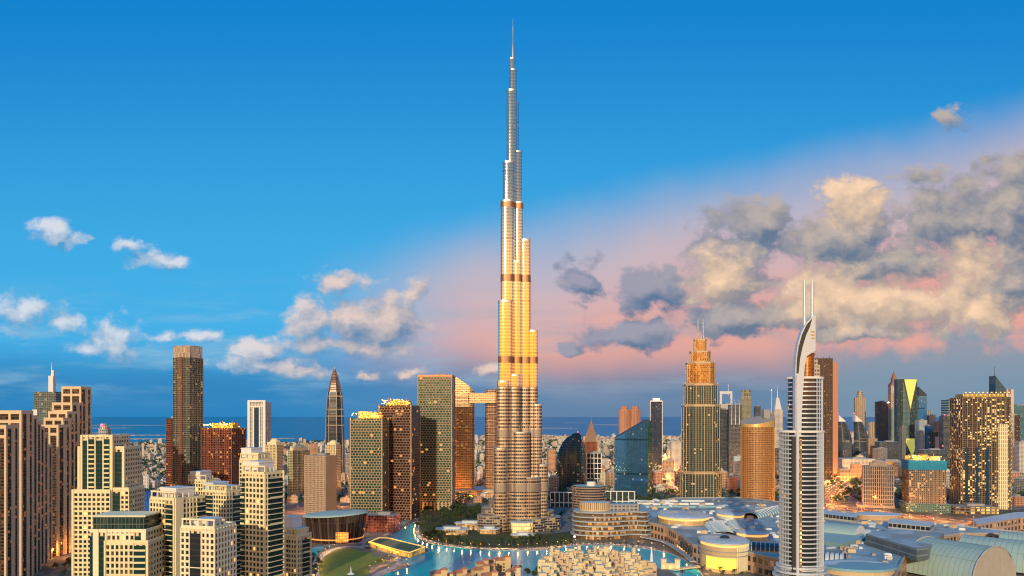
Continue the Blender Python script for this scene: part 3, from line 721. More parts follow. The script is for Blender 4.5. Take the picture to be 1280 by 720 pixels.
# ------------------------------------------------------------------ residential towers with real openings
SIDEF = fac('cream_side_bays', (.74, .60, .36), (.05, .06, .05), cw=3.6, ch=3.5, mx=.24, my=.22, lit=.03)
def resi(name, label, px0, px1, py, Y, rot, k=.85, front=((0, 1, 'grid'),), side=((0, 1, 'grid'),), pent=(), wall=None, glass=None, fh=3.3, bw=2.7, pw=.85, sh=1.15, cat='residential tower',
         zbase=0.0, parapet=2.2, steps=(), pents_m=None, lights=.05):
    """a slab tower turned by rot; each face is cut into lengths of window grid, blank wall or glazed balconies"""
    wall = wall or CREAMW; glass = glass or GRGLASS
    c, s = abs(math.cos(rot)), abs(math.sin(rot)); Wp = (px1 - px0) * Y / F
    w = Wp / (c + k*s); d = k*w
    z1 = Zp(py, Y)
    root = thing(name, label, cat, (X((px0+px1)/2, Y), Y, 0), rot)
    ops = []; wl = MB(); gl = MB(); sl = MB()
    wl.box(0, 0, w - .2, d - .2, zbase, z1, 2, 1)
    faces = [(Vector((-w/2, -d/2)), Vector((1, 0)), w, front)]
    if rot > 0: faces.append((Vector((-w/2, d/2)), Vector((0, -1)), d, side))
    else: faces.append((Vector((w/2, -d/2)), Vector((0, 1)), d, side))
    zlow = max(zbase, HC - (745 - 520) * Y / F - 4)
    nf = max(1, int((z1 - parapet - zlow) / fh)); zlow = z1 - parapet - nf*fh
    for (o, dv, L, secs) in faces:
        gl = MB(); sl = MB()
        nr = Vector((dv.y, -dv.x)); ang = math.atan2(dv.y, dv.x)
        for (s0, s1, kind) in secs:
            a = o + dv*(L*s0); ln = L*(s1 - s0); mid = a + dv*(ln/2)
            if kind == 'grid':
                nb = max(1, round(ln/bw)); bwid = ln/nb
                for q in range(nb + 1):
                    p = a + dv*(bwid*q) + nr*.1
                    wl.box(p.x, p.y, pw*(.55 if q in (0, nb) else 1), .75, zlow, z1, 0, rot=ang)
                for f in range(nf + 1):
                    p = mid + nr*.05; wl.box(p.x, p.y, ln - .01, .6, zlow + f*fh - sh/2, zlow + f*fh + sh/2, 0, rot=ang)
                for q in range(nb):
                    for f in range(nf):
                        p = a + dv*(bwid*(q + .5)) + nr*.02
                        ops.append((p.x, p.y, zlow + (f+.5)*fh, bwid - pw, fh - sh, ang, nr))
            elif kind == 'balc':
                p = mid - nr*.02; gl.box(p.x, p.y, ln - .2, .5, zlow, z1 - 3.2, 0, rot=ang)
                for f in range(nf):
                    p = mid + nr*.75; z = zlow + f*fh
                    sl.box(p.x, p.y, ln - .3, 1.5, z - .25, z + .25, 0, rot=ang)
                    if f % 1 == 0: p = mid + nr*1.45; sl.box(p.x, p.y, ln*.86, .12, z + .26, z + 1.05, 2 if (f*7) % 5 else 0, rot=ang)
            elif kind == 'glass':
                p = mid + nr*.02; gl.box(p.x, p.y, ln - .4, .5, zlow, z1 - 3.0, 0, rot=ang)
                for f in range(0, nf, 1): p = mid + nr*.3; sl.box(p.x, p.y, ln - .4, .2, zlow + f*fh - .25, zlow + f*fh + .25, 0 if f % 6 == 0 else 2, rot=ang)
            elif kind == 'pier':
                p = mid + nr*.35; wl.box(p.x, p.y, ln, .9, zlow, z1 + 1.5, 0, rot=ang)
        gl.build('balcony_glazing', glass, root); sl.build('balcony_trim', [wall, GRGLASS, DARK], root)
    # parapet frame of the roof
    for (cx, cy, ww, dd) in [(0, -d/2 + .3, w - .01, .6), (0, d/2 - .3, w - .01, .6), (-w/2 + .3, 0, .6, d - 1.22), (w/2 - .3, 0, .6, d - 1.22)]:
        wl.box(cx, cy, ww, dd, z1 - .5, z1 + 1.3)
    wl.build('wall', [wall, ROOFG, SIDEF], root)
    windows(root, ops, [DKGLASS, PANEL, glass, LITP], [.5, .3, .2, lights])
    for (fx0, fx1, fy0, fy1, h, mat) in pent:
        b = MB(); b.box((fx0+fx1)/2*w - w/2, (fy0+fy1)/2*d - d/2, (fx1-fx0)*w, (fy1-fy0)*d, z1 + .01, z1 + h, 0, 1)
        b.box((fx0+fx1)/2*w - w/2, (fy0+fy1)/2*d - d/2, (fx1-fx0)*w + .8, (fy1-fy0)*d + .8, z1 + h - .9, z1 + h - .4, 0)
        b.build('penthouse', [mat, ROOFW], root)
    # open pergola frame along the front edge of the roof
    b = MB(); nq = max(3, int(w/5)); ph = 4.2
    for q in range(nq + 1): b.box(-w/2 + .6 + (w - 1.2)*q/nq, -d/2 + .7, .8, .8, z1 + .02, z1 + ph)
    b.box(0, -d/2 + .7, w - .2, .95, z1 + ph + .01, z1 + ph + 1.0)
    for q in range(3): b.box((side and (w/2 - .7)) * (1 if rot <= 0 else -1), -d/2 + 2 + (d*.4)*q/2, .8, .8, z1 + .03, z1 + ph - .1)
    b.build('pergola_frame', wall, root)
    # plant on the roof
    for q in range(9):
        x, y = rnd.uniform(-.42, .42)*w, rnd.choice((rnd.uniform(-.42, -.2), rnd.uniform(-.1, .38)))*d; hh = (max([p[4] for p in pent]) if pent else 0)
        b = MB(); b.box(x, y, rnd.uniform(1.5, 3), rnd.uniform(1.5, 3), z1 + .02, z1 + rnd.uniform(1.5, 2.6), 0); b.build('roof_plant', STEEL, root)
    return root

resi('residential_tower', 'cream tower with a white penthouse box beside the blue netted site', 192, 253, 622, 480, R(-28), .95,
     front=((0, .62, 'grid'), (.62, .95, 'balc'), (.95, 1, 'pier')), side=((0, .25, 'pier'), (.25, .7, 'grid'), (.7, 1, 'balc')), pent=((.15, .8, .2, .8, 7, WHITEW),), wall=CREAMW)
resi('residential_tower', 'lower cream tower with a glazed white gridded corner bay', 233, 289, 657, 420, R(-14), .9,
     front=((0, .26, 'grid'), (.26, .62, 'glass'), (.62, 1, 'grid')), side=((0, 1, 'grid'),), pent=((.25, .72, .15, .8, 4.5, WHITEW),), wall=CREAML, glass=DKGLASS, pw=1.2, sh=1.2)
resi('residential_tower', 'cream tower with pale blue stair wall and two dark balcony strips', 256, 307, 613, 560, R(-24), .9,
     front=((0, .22, 'glass'), (.22, .48, 'balc'), (.48, 1, 'grid')), side=((0, .25, 'grid'), (.25, .75, 'balc'), (.75, 1, 'pier')), pent=((.0, .38, .1, .8, 6.5, std('pale_blue_render', (.55, .66, .72), .7)), (.4, .9, .2, .8, 4, CREAMW)), wall=CREAMW)
resi('residential_tower', 'cream tower behind the pale blue stair tower, flat white roof box', 238, 272, 600, 650, R(-18), .9,
     front=((0, .3, 'balc'), (.3, 1, 'grid')), pent=((.05, .6, .1, .9, 8, WHITEW),), wall=CREAMW)
resi('residential_tower', 'tallest bright cream tower with square windows and deep green balconies', 304, 353, 591, 470, R(-27), .8,
     front=((0, .18, 'balc'), (.18, .95, 'grid'), (.95, 1, 'pier')), side=((0, .12, 'grid'), (.12, .95, 'balc'), (.95, 1, 'pier')), pent=((.02, .66, .1, .85, 7.5, WHITEW),), wall=CREAMW, bw=2.9, pw=1.0, sh=1.2)
resi('residential_tower', 'short cream tower with a tall white roof box beside the lake', 352, 387, 668, 520, R(-25), .9,
     front=((0, .5, 'grid'), (.5, .95, 'grid'), (.95, 1, 'pier')), side=((0, .3, 'grid'), (.3, .9, 'balc'), (.9, 1, 'pier')), pent=((.0, .55, .2, .9, 13, WHITEW), (.6, .95, .1, .9, 5, CREAMW)), wall=CREAMW)
resi('residential_tower', 'cream tower mostly hidden behind the tallest cream tower, white boxes on top', 302, 338, 574, 640, R(-22), .9,
     front=((0, 1, 'grid'),), pent=((.0, .55, .1, .9, 10, WHITEW), (.55, .95, .1, .9, 6, CREAMW)), wall=CREAMW)

# ------------------------------------------------------------------ cream and green stepped tower
YC = 560.0
def part_block(root, px0, px1, py, y_off, d, fh, secs, wall, Yb, zb=0.0, lights=.05, bw=3.4, pw=1.2, sh=1.4, crown=1.0, glass=GRGLASS):
    """one upright volume of a composed tower, facing the viewer: front split in sections of photo pixels"""
    ox, oy = root.location.x, root.location.y; Y = Yb
    x0, x1 = X(px0, Y) - ox, X(px1, Y) - ox; w = x1 - x0; cx = (x0+x1)/2; z1 = Zp(py, Y); yf = Y - oy + y_off
    wl = MB(); gl = MB(); sl = MB(); ops = []
    wl.box(cx, yf + d/2 + .1, w - .2, d, zb, z1, 2, 1)
    zlow = max(zb, HC - (745-520)*Y/F - 4); nf = max(1, int((z1 - crown - zlow)/fh)); zlow = z1 - crown - nf*fh
    nr = Vector((0, -1))
    for (p0, p1, kind) in secs:
        a, c = X(p0, Y) - ox, X(p1, Y) - ox; ln = c - a; mid = (a+c)/2
        if kind == 'grid':
            nb = max(1, round(ln/bw)); bwid = ln/nb
            for q in range(nb+1): wl.box(a + bwid*q, yf - .1, pw*(.5 if q in (0, nb) else 1), .75, zlow, z1, 0)
            for f in range(nf+1): wl.box(mid, yf - .05, ln - .01, .6, zlow + f*fh - sh/2, zlow + f*fh + sh/2)
            for q in range(nb):
                for f in range(nf): ops.append((a + bwid*(q+.5), yf - .02, zlow + (f+.5)*fh, bwid - pw, fh - sh, 0.0, nr))
        elif kind == 'glass':
            gl.box(mid, yf, ln - .3, .5, zlow, z1 - 3, 0)
            for f in range(nf): sl.box(mid, yf - .3, ln - .3, .2, zlow + f*fh - .2, zlow + f*fh + .2, 1)
        elif kind == 'balc':
            gl.box(mid, yf, ln - .3, .5, zlow, z1 - 2, 0)
            for f in range(nf):
                sl.box(mid, yf - .7, ln - .3, 1.4, zlow + f*fh - .5, zlow + f*fh + .55, 0)
        elif kind == 'pier': wl.box(mid, yf - .3, ln, 1.0, zlow, z1 + 1.2)
    for sx in (-1, 1): wl.box(cx + sx*(w/2 - .3), yf + d/2, .6, d - .6, z1 - .4, z1 + 1.3)
    wl.box(cx, yf + .1, w - .02, .6, z1 - .5, z1 + 1.3)
    wl.build('wall', [wall, ROOFG, SIDEF], root); gl.build('glazing', glass, root); sl.build('balcony_trim', [wall, DARK], root)
    return ops
r_ = thing('residential_tower', 'cream and green stepped tower with a domed crown lamp over the shore houses', 'residential tower', (X(130, YC), YC, 0))
ops = []
ops += part_block(r_, 97.5, 156, 560, 0, 26, 3.5, [(97.5, 100.5, 'pier'), (100.5, 109.5, 'glass'), (109.5, 113, 'pier'), (113, 121, 'balc'), (121, 122.5, 'pier'), (122.5, 131, 'glass'), (131, 132.5, 'pier'), (132.5, 140, 'balc'), (140, 144, 'pier'), (144, 153, 'glass'), (153, 156, 'pier')], CREAMW, YC)
ops += part_block(r_, 103.5, 143.5, 545.5, -2.5, 24, 3.5, [(103.5, 106, 'pier'), (106, 112, 'glass'), (112, 113.2, 'pier'), (113.2, 121, 'balc'), (121, 122.5, 'pier'), (122.5, 131, 'glass'), (131, 132.5, 'pier'), (132.5, 140, 'balc'), (140, 143.5, 'pier')], CREAMW, YC, crown=3)
ops += part_block(r_, 95.5, 142.5, 613, -5.5, 20, 3.5, [(95.5, 98, 'pier'), (98, 142.5, 'grid')], CREAMW, YC, bw=3.2, pw=1.2)
ops += part_block(r_, 142.5, 164, 611, -3.5, 24, 3.5, [(142.5, 144, 'pier'), (144, 154, 'glass'), (154, 164, 'grid')], CREAMW, YC)
windows(r_, ops, [DKGLASS, PANEL, GRGLASS, LITP], [.5, .35, .2, .05])
b = MB(); z = Zp(545.5, YC); b.prism(rrect(8, 8, 3, 4, X(123.5, YC) - r_.location.x, 8), z, Zp(536, YC), 0, 1); b.dome(X(123.5, YC) - r_.location.x, 8, Zp(536, YC) + .01, 3.6, 3.6, 4, 0)
b.build('crown', [fac('crown_lattice', (.42, .42, .4), (.08, .12, .12), cw=1.5, ch=2, lit=0), ROOFG], r_)
b = MB(); b.dome(X(123.5, YC) - r_.location.x, 4, Zp(531.5, YC), .9, .9, .9); b.build('beacon', LAMPR, r_)

# dark-roofed block in front of it
YF = 450.0
r_ = thing('apartment_block', 'cream block topped by a dark green glazed roof storey', 'apartment block', (X(150, YF), YF, 0), 0)
ops = part_block(r_, 112, 183, 664, 0, 24, 3.7, [(112, 117, 'glass'), (117, 124, 'pier'), (124, 132, 'glass'), (132, 134, 'pier'), (134, 168, 'grid'), (168, 177, 'glass'), (177, 183, 'pier')], CREAML, YF, bw=3.0, pw=1.1, sh=1.2, crown=2)
ops += part_block(r_, 134, 189, 677, -3.0, 22, 3.7, [(134, 136, 'pier'), (136, 170, 'grid'), (170, 186, 'balc'), (186, 189, 'pier')], CREAMW, YF, bw=3.0, pw=1.1, sh=1.2)
windows(r_, ops, [DKGLASS, PANEL, GRGLASS, LITP], [.5, .35, .2, .05])
b = MB(); x0 = X(114, YF) - r_.location.x; x1 = X(179, YF) - r_.location.x
b.box((x0+x1)/2, 12, x1 - x0, 20, Zp(663, YF), Zp(646, YF), 0, 1); b.build('glazed_roof_storey', [fac('roof_storey', (.10, .13, .11), (.02, .05, .045), cw=2.2, ch=4, mx=.06, my=.06, lit=0), ROOFG], r_)
b = MB(); b.box((x0+x1)/2, 12, x1 - x0 + 2.4, 22.5, Zp(663.5, YF) - .6, Zp(663.5, YF) + .4); b.box((x0+x1)/2, 12, x1 - x0 + 1.2, 21, Zp(646, YF) - .2, Zp(646, YF) + .6); b.build('cornice_trim', CREAML, r_)

# ------------------------------------------------------------------ beige stepped slabs with dark recesses
dbalc = fac('dark_balconies', (.07, .045, .035), (.015, .013, .013), cw=3.6, ch=3.5, mx=.06, my=.18, lit=.12, litc=(1, .3, .1), es=1.5, wr=.6)
def portal_slab(root, px0, px1, py, Y, d, nfin, m=BEIGE, band=2, zb=0.0):
    """a tall portal of stone piers and lintel round dark balconies"""
    ox, oy = root.location.x, root.location.y
    x0, x1 = X(px0, Y) - ox, X(px1, Y) - ox; w = x1-x0; cx = (x0+x1)/2; z1 = Zp(py, Y); yf = Y - oy
    b = MB(); b.box(cx, yf + d/2, w - .6, d, zb, z1 - 1, 0, 1); body = b.build('recess', [dbalc, ROOFG], root)
    b = MB(); pw_ = min(2.6, w*.15)
    for q in range(nfin): b.box(x0 + pw_/2 + (w - pw_)*q/max(1, nfin-1), yf - .3, pw_, 2.6, zb, z1 - 4, 0)
    b.box(cx, yf + d/2 - .5, w, d + 2.4, z1 - 3.99, z1, 0)
    b.box(cx, yf - .31, w - .2, 2.4, z1 - 14, z1 - 10.5, 0)
    for sx in (-1, 1): b.box(cx + sx*(w/2 + .15), yf + d*.5, .9, d*.3, zb, z1 - 4.01, 0); b.box(cx + sx*(w/2 + .15), yf + d*.93, .9, d*.12, zb, z1 - 4.02, 0)
    b.build('portal', m, root)
    b = MB(); z = max(zb, HC - (745-520)*Y/F)
    while z < z1 - 15: b.box(cx, yf - .55, w - pw_*2*.9, 1.3, z, z + .8); z += 3.5
    b.build('balcony_trim', std('deep_brown_slab', (.09, .055, .04), .7), body)
r_ = thing('residential_complex', 'brown beige tower row stepping down, flat portal crowns with open holes', 'residential tower', (X(25, 850), 850, 0))
for (a, c, py, Y, nf_) in [(-8, 9, 531, 770, 2), (-2, 28, 513, 815, 3), (27, 34, 519, 842, 2), (32.5, 39, 526, 862, 2), (37.5, 43.5, 533, 882, 2), (42, 48.5, 541, 902, 2), (47, 54, 556, 925, 2)]:
    portal_slab(r_, a, c, py, Y, 18, nf_)
r_ = thing('residential_complex', 'brown beige tower row stepping up to a tall open portal beside a spired tower', 'residential tower', (X(75, 1010), 1010, 0))
for (a, c, py, Y, nf_) in [(51, 74, 531, 960, 3), (55.5, 80, 522, 985, 3), (61, 85, 514, 1010, 3), (66, 91, 503, 1035, 3), (77.5, 102, 483, 1062, 3)]:
    portal_slab(r_, a, c, py, Y, 24, nf_)
r_ = thing('office_tower', 'glass tower with a white side wall and stepped needle spire', 'office tower', (X(62, 1250), 1250, 0))
b = MB(); b.box(0, 0, 36, 26, 0, Zp(490, 1250), 0, 1); b.build('facade', [fac('grey_glass', (.2, .22, .2), (.05, .11, .12), cw=3, ch=4, mx=.08, my=.1, lit=.08), ROOFG], r_)
b = MB(); b.box(X(50, 1250) - r_.location.x, -2, 8, 24, 0, Zp(512, 1250)); b.build('side_wall', WHITEW, r_)
b = MB(); cx = X(67, 1250) - r_.location.x
b.box(cx, -4, 8, 8, Zp(490, 1250), Zp(470, 1250)); b.box(cx + 2, -4, 3, 3, Zp(470, 1250), Zp(463, 1250)); b.tube([(cx - .5, -4, Zp(470, 1250)), (cx - .5, -4, Zp(453, 1250))], [1.4, .3], 6); b.build('spire', STEELW, r_)
# arcaded podium along the boulevard
pd = thing('podium_arcade', 'long low arcaded podium along the boulevard under the brown towers', 'podium', (0, 0, 0))
pts = smooth_line([G(-4, 704, 14), G(28, 690, 14), G(60, 679, 14), G(100, 668, 14)], 3)
L_, R_ = ribbon(pts, 16); b = MB()
for i in range(len(L_)-1): b.prism([R_[i], R_[i+1], L_[i+1], L_[i]], 0, 13, 0, 1, cap=True)
b.build('wall', [fac('arcade_wall', (.40, .26, .18), (.06, .035, .03), cw=5.5, ch=13, mx=.25, my=.2, lit=.25, litc=(1, .4, .15)), ROOFG], pd)
b = MB()
for i in range(len(R_)-1):
    a, c = Vector(R_[i]), Vector(R_[i+1]); n_ = int((c-a).length/6) + 1
    for q in range(n_):
        p = a + (c-a)*(q/n_); b.box(p.x, p.y, 2.6, 2.6, 0, 15.5, rot=math.atan2((c-a).y, (c-a).x))
b.build('pier_rib', std('rose_stone', (.46, .30, .21), .8), pd)

# ------------------------------------------------------------------ generic upright towers described by a table
def tower(name, label, px0, px1, py, Y, mat, k=.8, rot=0.0, cat='tower', roof=ROOFG, shape='box', parts=(), base=0.0, skin=None, band=None, cap=None):
    c, s = abs(math.cos(rot)), abs(math.sin(rot)); Wp = (px1-px0)*Y/F
    w = Wp/(c + k*s) if shape == 'box' else Wp; d = k*w; z1 = Zp(py, Y)
    t = thing(name, label, cat, (X((px0+px1)/2, Y), Y, 0), rot)
    foot = rect(w, d) if shape == 'box' else (ell(w/2, d/2, 28) if shape == 'round' else rrect(w, d, min(w, d)*.3, 4))
    b = MB(); b.prism(foot, base, z1, 0, 1, sm=(shape == 'round')); body = b.build('facade', [mat, roof], t)
    if band:
        fh, pr, h, bm = band; b = MB(); z = base + fh
        while z < z1 - 1: b.prism(grow(foot, pr), z - h/2, z + h/2, 0, bottom=True); z += fh
        b.build('floor_trim', bm, t)
    if skin:
        sp, pw, pp, pm = skin; b = MB(); f = ccw(foot)
        for i in range(len(f)):
            a, e = Vector(f[i]), Vector(f[(i+1) % len(f)]); L = (e-a).length; n = max(1, round(L/sp)); dv = (e-a).normalized(); nr = Vector((dv.y, -dv.x))
            for q in range(n): p = a + dv*(L*q/n) + nr*pp*.4; b.box(p.x, p.y, pw, pp, base, z1 + .6, rot=math.atan2(dv.y, dv.x))
        b.build('pier_rib', pm, t)
    if cap:
        h, ins, m2 = cap; b = MB(); b.prism(grow(foot, -ins), z1 + .01, z1 + h, 0, 0); b.build('crown', m2, t)
    else:
        b = MB(); b.box(w*.1, d*.1, w*.4, d*.4, z1 + .01, z1 + 4); b.build('roof_plant', ROOFG, t)
    t['w'] = 0; del t['w']
    return t, w, d, z1
bal_gr = fac('green_balconies', (.26, .25, .21), (.02, .05, .045), cw=4, ch=3.6, mx=.07, my=.15, lit=.05)
red_con = fac('red_concrete', (.26, .09, .06), (.03, .012, .012), cw=4.2, ch=3.8, mx=.10, my=.13, lit=.04, litc=(1, .4, .1), es=5)
dk_br = fac('dark_brown_frames', (.10, .065, .05), (.02, .018, .018), cw=3.4, ch=3.6, mx=.12, my=.16, lit=.04, litc=(1, .5, .2), es=4)
# tall bare concrete tower with pale cap, and its dark red neighbour
t, w, d, z1 = tower('residential_tower', 'tall slim dark tower with rust stained core wall and pale metal crown', 219, 251.5, 448, 1250, bal_gr, .8, R(-22), 'residential tower', shape='box', skin=(6, .8, .8, std('dark_fin', (.12, .11, .10), .6)), band=(3.6, .9, .35, std('slab_grey', (.30, .29, .25), .7)), cap=(Zp(433, 1250) - Zp(448, 1250), .4, fac('pale_crown', (.55, .50, .42), (.4, .36, .3), cw=2.5, ch=9, mx=.1, my=.03, lit=0, wmet=.5, wr=.4)))
b = MB(); b.box(-w*.08, -d/2 - .8, w*.30, 2.2, 0, z1 + 1, 0); b.build('core_wall', fac('rust_core', (.22, .12, .08), (.12, .05, .03), cw=3, ch=3.6, lit=.06), t)
tower('residential_tower', 'dark red slab tower tucked behind the tall slim dark tower', 209.5, 221, 523, 1320, red_con, 1.2, R(-15), 'residential tower', band=(3.8, .4, .6, std('rust_slab', (.3, .12, .08), .8)))
def bulbs(root, pts, mat, name='work_light', r=.7):
    for p in pts:
        b = MB(); b.dome(0, 0, 0, r, r, r*1.2, seg=6, rings=2)
        me = PANES.get((name, mat.name, r))
        if me is None: me = b.mesh(name, mat); PANES[(name, mat.name, r)] = me
        inst(me, name, root, p)
def crown_site(t, w, d, z1, n, h, m, frame):
    """scaffolding and lamps on top of a tower under construction"""
    b = MB()
    for q in range(12): b.box(rnd.uniform(-.42, .42)*w, rnd.uniform(-.42, .42)*d, .5, .5, z1, z1 + rnd.uniform(.5, 1)*h)
    for q in range(9): b.box(rnd.uniform(-.34, .34)*w, rnd.uniform(-.3, .3)*d, w*rnd.uniform(.15, .4), d*rnd.uniform(.1, .3), z1 + .01*q, z1 + rnd.uniform(.3, .8)*h)
    b.build('scaffold', frame, t)
    bulbs(t, [(rnd.uniform(-.46, .46)*w, rnd.choice((-.46, -.5, rnd.uniform(-.5, .2)))*d, z1 + rnd.uniform(.1, .7)*h) for q in range(n)], m, 'work_light', 1.25)
    for q in (-.28, .28):
        ld = bpy.data.lights.new('work_lamp', 'POINT'); ld.energy = 34000; ld.color = (1, .5, .12); ld.shadow_soft_size = 1.0
        lo = bpy.data.objects.new('work_lamp', ld); COL.objects.link(lo); lo.parent = t; lo.location = (q*w, -d*.5 - 3, z1 + h*.55)
YELW = std('yellow_scaffold', (.55, .36, .08), .6, var=.3, scale=.3)
t, w, d, z1 = tower('unfinished_tower', 'rust red unfinished tower with yellow scaffold crown by the tall slim tower', 256, 303.5, 535, 1220, red_con, .7, R(-14), 'unfinished tower', skin=(5.4, .7, 1.0, std('rust_column', (.30, .11, .08), .8)), band=(3.8, .9, .4, std('rust_slab', (.26, .10, .07), .8)))
crown_site(t, w, d, z1, 30, 12, LAMPG, YELW)
# blue netted site
t, w, d, z1 = tower('unfinished_tower', 'red brick shell wrapped on top in bright blue netting', 164, 206, 640, 800, red_con, .8, R(-12), 'unfinished tower', band=(3.8, .5, .6, std('rust_slab', (.3, .12, .08), .8)))
BNET = std('blue_netting', (.01, .10, .42), .8, var=.35, scale=.25)
b = MB(); b.prism(rect(w+1.5, d+1.5), z1 - 5, Zp(624, 800), 0); b.box(-w*.1, 0, w*.7, d*.6, Zp(624, 800) + .01, Zp(615, 800), 0); b.build('netting', BNET, t)
b = MB()
for q in range(10): b.box(-w/2 + w*q/9, -d/2, .6, .6, z1, Zp(609, 800))
b.build('scaffold', std('blue_steel', (.03, .12, .3), .5, .3), t)
# white portal tower far behind
t, w, d, z1 = tower('office_tower', 'slim white framed tower with glazed slot near the sea', 313, 336.5, 503, 2200, fac('white_slots', (.66, .62, .54), (.04, .08, .12), cw=4.5, ch=4, mx=.24, my=.12, lit=.04), .8, R(-6), 'office tower')
b = MB()
for x in (-.46, .46): b.box(w*x, -d/2 - .6, w*.14, 3, 0, z1 + 6)
for x in (-.18, .18): b.box(w*x, -d/2 - .4, w*.07, 2, 0, z1 - 12)
b.box(0, -d/2 - .6, w*.78, 2.8, z1 + 1, z1 + 6.2); b.box(0, -d/2 - .5, w*.78, 2, z1 - 14, z1 - 10)
b.build('portal', WHITEW, t)
b = MB(); b.box(0, -d/2 - .1, w*.3, 1, 0, z1 - 16); b.build('glass_slot', BLGLASS, t)
dom_c = fac('cream_bays', (.66, .52, .30), (.06, .08, .07), cw=4, ch=3.6, mx=.22, my=.2, lit=.05)
def domed(label, px0, px1, py, Y, mat, h, fin_m=CREAMW):
    t, w, d, z1 = tower('residential_tower', label, px0, px1, py, Y, mat, .85, R(-18), 'residential tower', band=(3.6, .35, .5, fin_m))
    b = MB(); b.box(0, 0, w*.8, d*.8, z1 + .01, z1 + h*.5); b.dome(0, 0, z1 + h*.5, w*.34, d*.34, h*.6); b.build('crown', fin_m, t)
    b = MB()
    for x in (-.5, -.16, .16, .5): b.box(w*x, -d/2, 1.2, 1.4, 0, z1 + 2); 
    b.build('pier_rib', fin_m, t); return t
domed('cream tower with domed crown between the white portal tower and green tower', 333, 353, 556, 1750, dom_c, 14)
domed('green glazed tower with a cream domed crown', 361.5, 386, 563, 1650, fac('green_bays', (.34, .34, .24), (.03, .10, .07), cw=4, ch=3.6, mx=.16, my=.16, lit=.05), 12)
t, w, d, z1 = tower('office_block', 'square beige gridded block beside the opera hall roof', 382.5, 419, 569, 1310, fac('rose_grid', (.52, .38, .28), (.10, .07, .06), cw=2.8, ch=3.4, mx=.24, my=.24, lit=.05), .8, R(-20), 'office block', skin=(2.8, .7, .7, std('rose_pier', (.54, .40, .30), .75)), band=(3.4, .45, .8, std('rose_pier', (.54, .40, .30), .75)))
domed('cream tower in front of the pointed dark tower', 408, 425.5, 556, 1650, dom_c, 10)
tower('office_tower', 'slim dark tower beside the pointed dark tower', 437.5, 446, 545, 2100, fac('slate_glass', (.12, .14, .16), (.02, .035, .05), cw=4, ch=4, lit=.05), .9, R(10), 'office tower')
tower('office_block', 'low grey green block beside the brick patterned twin towers', 436, 447, 595, 1600, bal_gr, .9, R(-10), 'office block')
# dark pointed tower
YR = 2250.0; kr = YR/F
t = thing('office_tower', 'dark glass tower tapering to a glazed pointed crown', 'office tower', (X(418.3, YR), YR, 0), R(0))
pg = fac('night_glass', (.09, .10, .12), (.015, .025, .035), cw=6, ch=4, mx=.06, my=.12, lit=.03, gr=.1)
rows = []
def hexr(w, d, z): return [(x, y, z) for x, y in ccw([(-w*.5, -d*.2), (-w*.25, -d*.5), (w*.25, -d*.5), (w*.5, -d*.2), (w*.5, d*.4), (-w*.5, d*.4)])]
ws = [(0, 1.08), (Zp(560, YR), 1.02), (Zp(520, YR), .92), (Zp(490, YR), .78)]
b = MB(); rows = [hexr(21*kr*q, 21*kr*q, z) for z, q in ws]; b.grid(rows, 0, False, True); b.build('facade', pg, t)
b = MB(); rows = [hexr(21*kr*q, 21*kr*q, z) for z, q in [(Zp(490, YR), .76), (Zp(478, YR), .55), (Zp(468, YR), .3), (Zp(461, YR), .08)]]; b.grid(rows, 0, False, True, True); b.build('crown', fac('bronze_crown', (.42, .28, .18), (.20, .12, .08), cw=4, ch=5, mx=.14, my=.05, lit=0, wmet=.5, wr=.35), t)
b = MB(); b.tube([(0, 0, Zp(463, YR)), (0, 0, Zp(456, YR))], [1, .2], 6); b.build('spire', STEEL, t)
b = MB()
for x, y in ((-.5, -.2), (-.25, -.5), (.25, -.5), (.5, -.2)):
    b.tube([(x*21*kr*1.09, y*21*kr*1.09, 0), (x*21*kr*1.03, y*21*kr*1.03, Zp(560, YR)), (x*21*kr*.93, y*21*kr*.93, Zp(520, YR)), (x*21*kr*.79, y*21*kr*.79, Zp(490, YR))], 1.2, 4)
b.build('edge', STEEL, t)

# ------------------------------------------------------------------ the brick-patterned twins, the tall slab and the bridge towers
st_g = fac('staggered_green', (.34, .27, .17), (.014, .07, .05), cw=5.6, ch=4.6, mx=.10, my=.13, lit=.022, litc=(1, .42, .08), es=6, stagger=.5)
st_r = fac('staggered_red', (.22, .105, .075), (.016, .012, .014), cw=5.4, ch=4.6, mx=.10, my=.13, lit=.03, litc=(1, .36, .08), es=6, stagger=.5)
edge = std('warm_edge', (.46, .34, .21), .7)
def patterned(label, px0, px1, py, Y, mat, k, rot, crown_h, n, roofm=YELW):
    t, w, d, z1 = tower('residential_tower', label, px0, px1, py, Y, mat, k, rot, 'residential tower', band=(4.6, .3, .35, edge if mat is st_g and Y > 1400 else std('dim_edge', (.30, .2, .13), .7)))
    b = MB()
    for x in (-.5, .5): b.box(w*x, -d/2, 1.6, 1.6, 0, z1 + 1.5); b.box(w*x, d/2, 1.6, 1.6, 0, z1 + 1.5)
    b.build('corner_pier', edge, t)
    if crown_h: crown_site(t, w, d, z1, n, crown_h, LAMPG, roofm)
    return t, w, d, z1
patterned('green tinted brick patterned tower with lamp lit scaffold crown', 441, 483.5, 523, 1270, st_g, .75, R(-6), 15, 30)
patterned('dark red brick patterned tower with lamp lit scaffold crown', 476, 523.5, 507, 1320, st_r, .8, R(-12), 15, 34)
t, w, d, z1 = patterned('tall flat topped green brick patterned slab by the bridge towers', 524, 567.5, 470, 1450, st_g, .6, R(-4), 0, 0)
b = MB(); b.prism(rect(w + 2, d + 2), z1 - 2.4, z1 + 1.2, 0, bottom=True); b.build('roof_band', std('copper_trim', (.55, .22, .10), .5, .4), t)
b = MB()
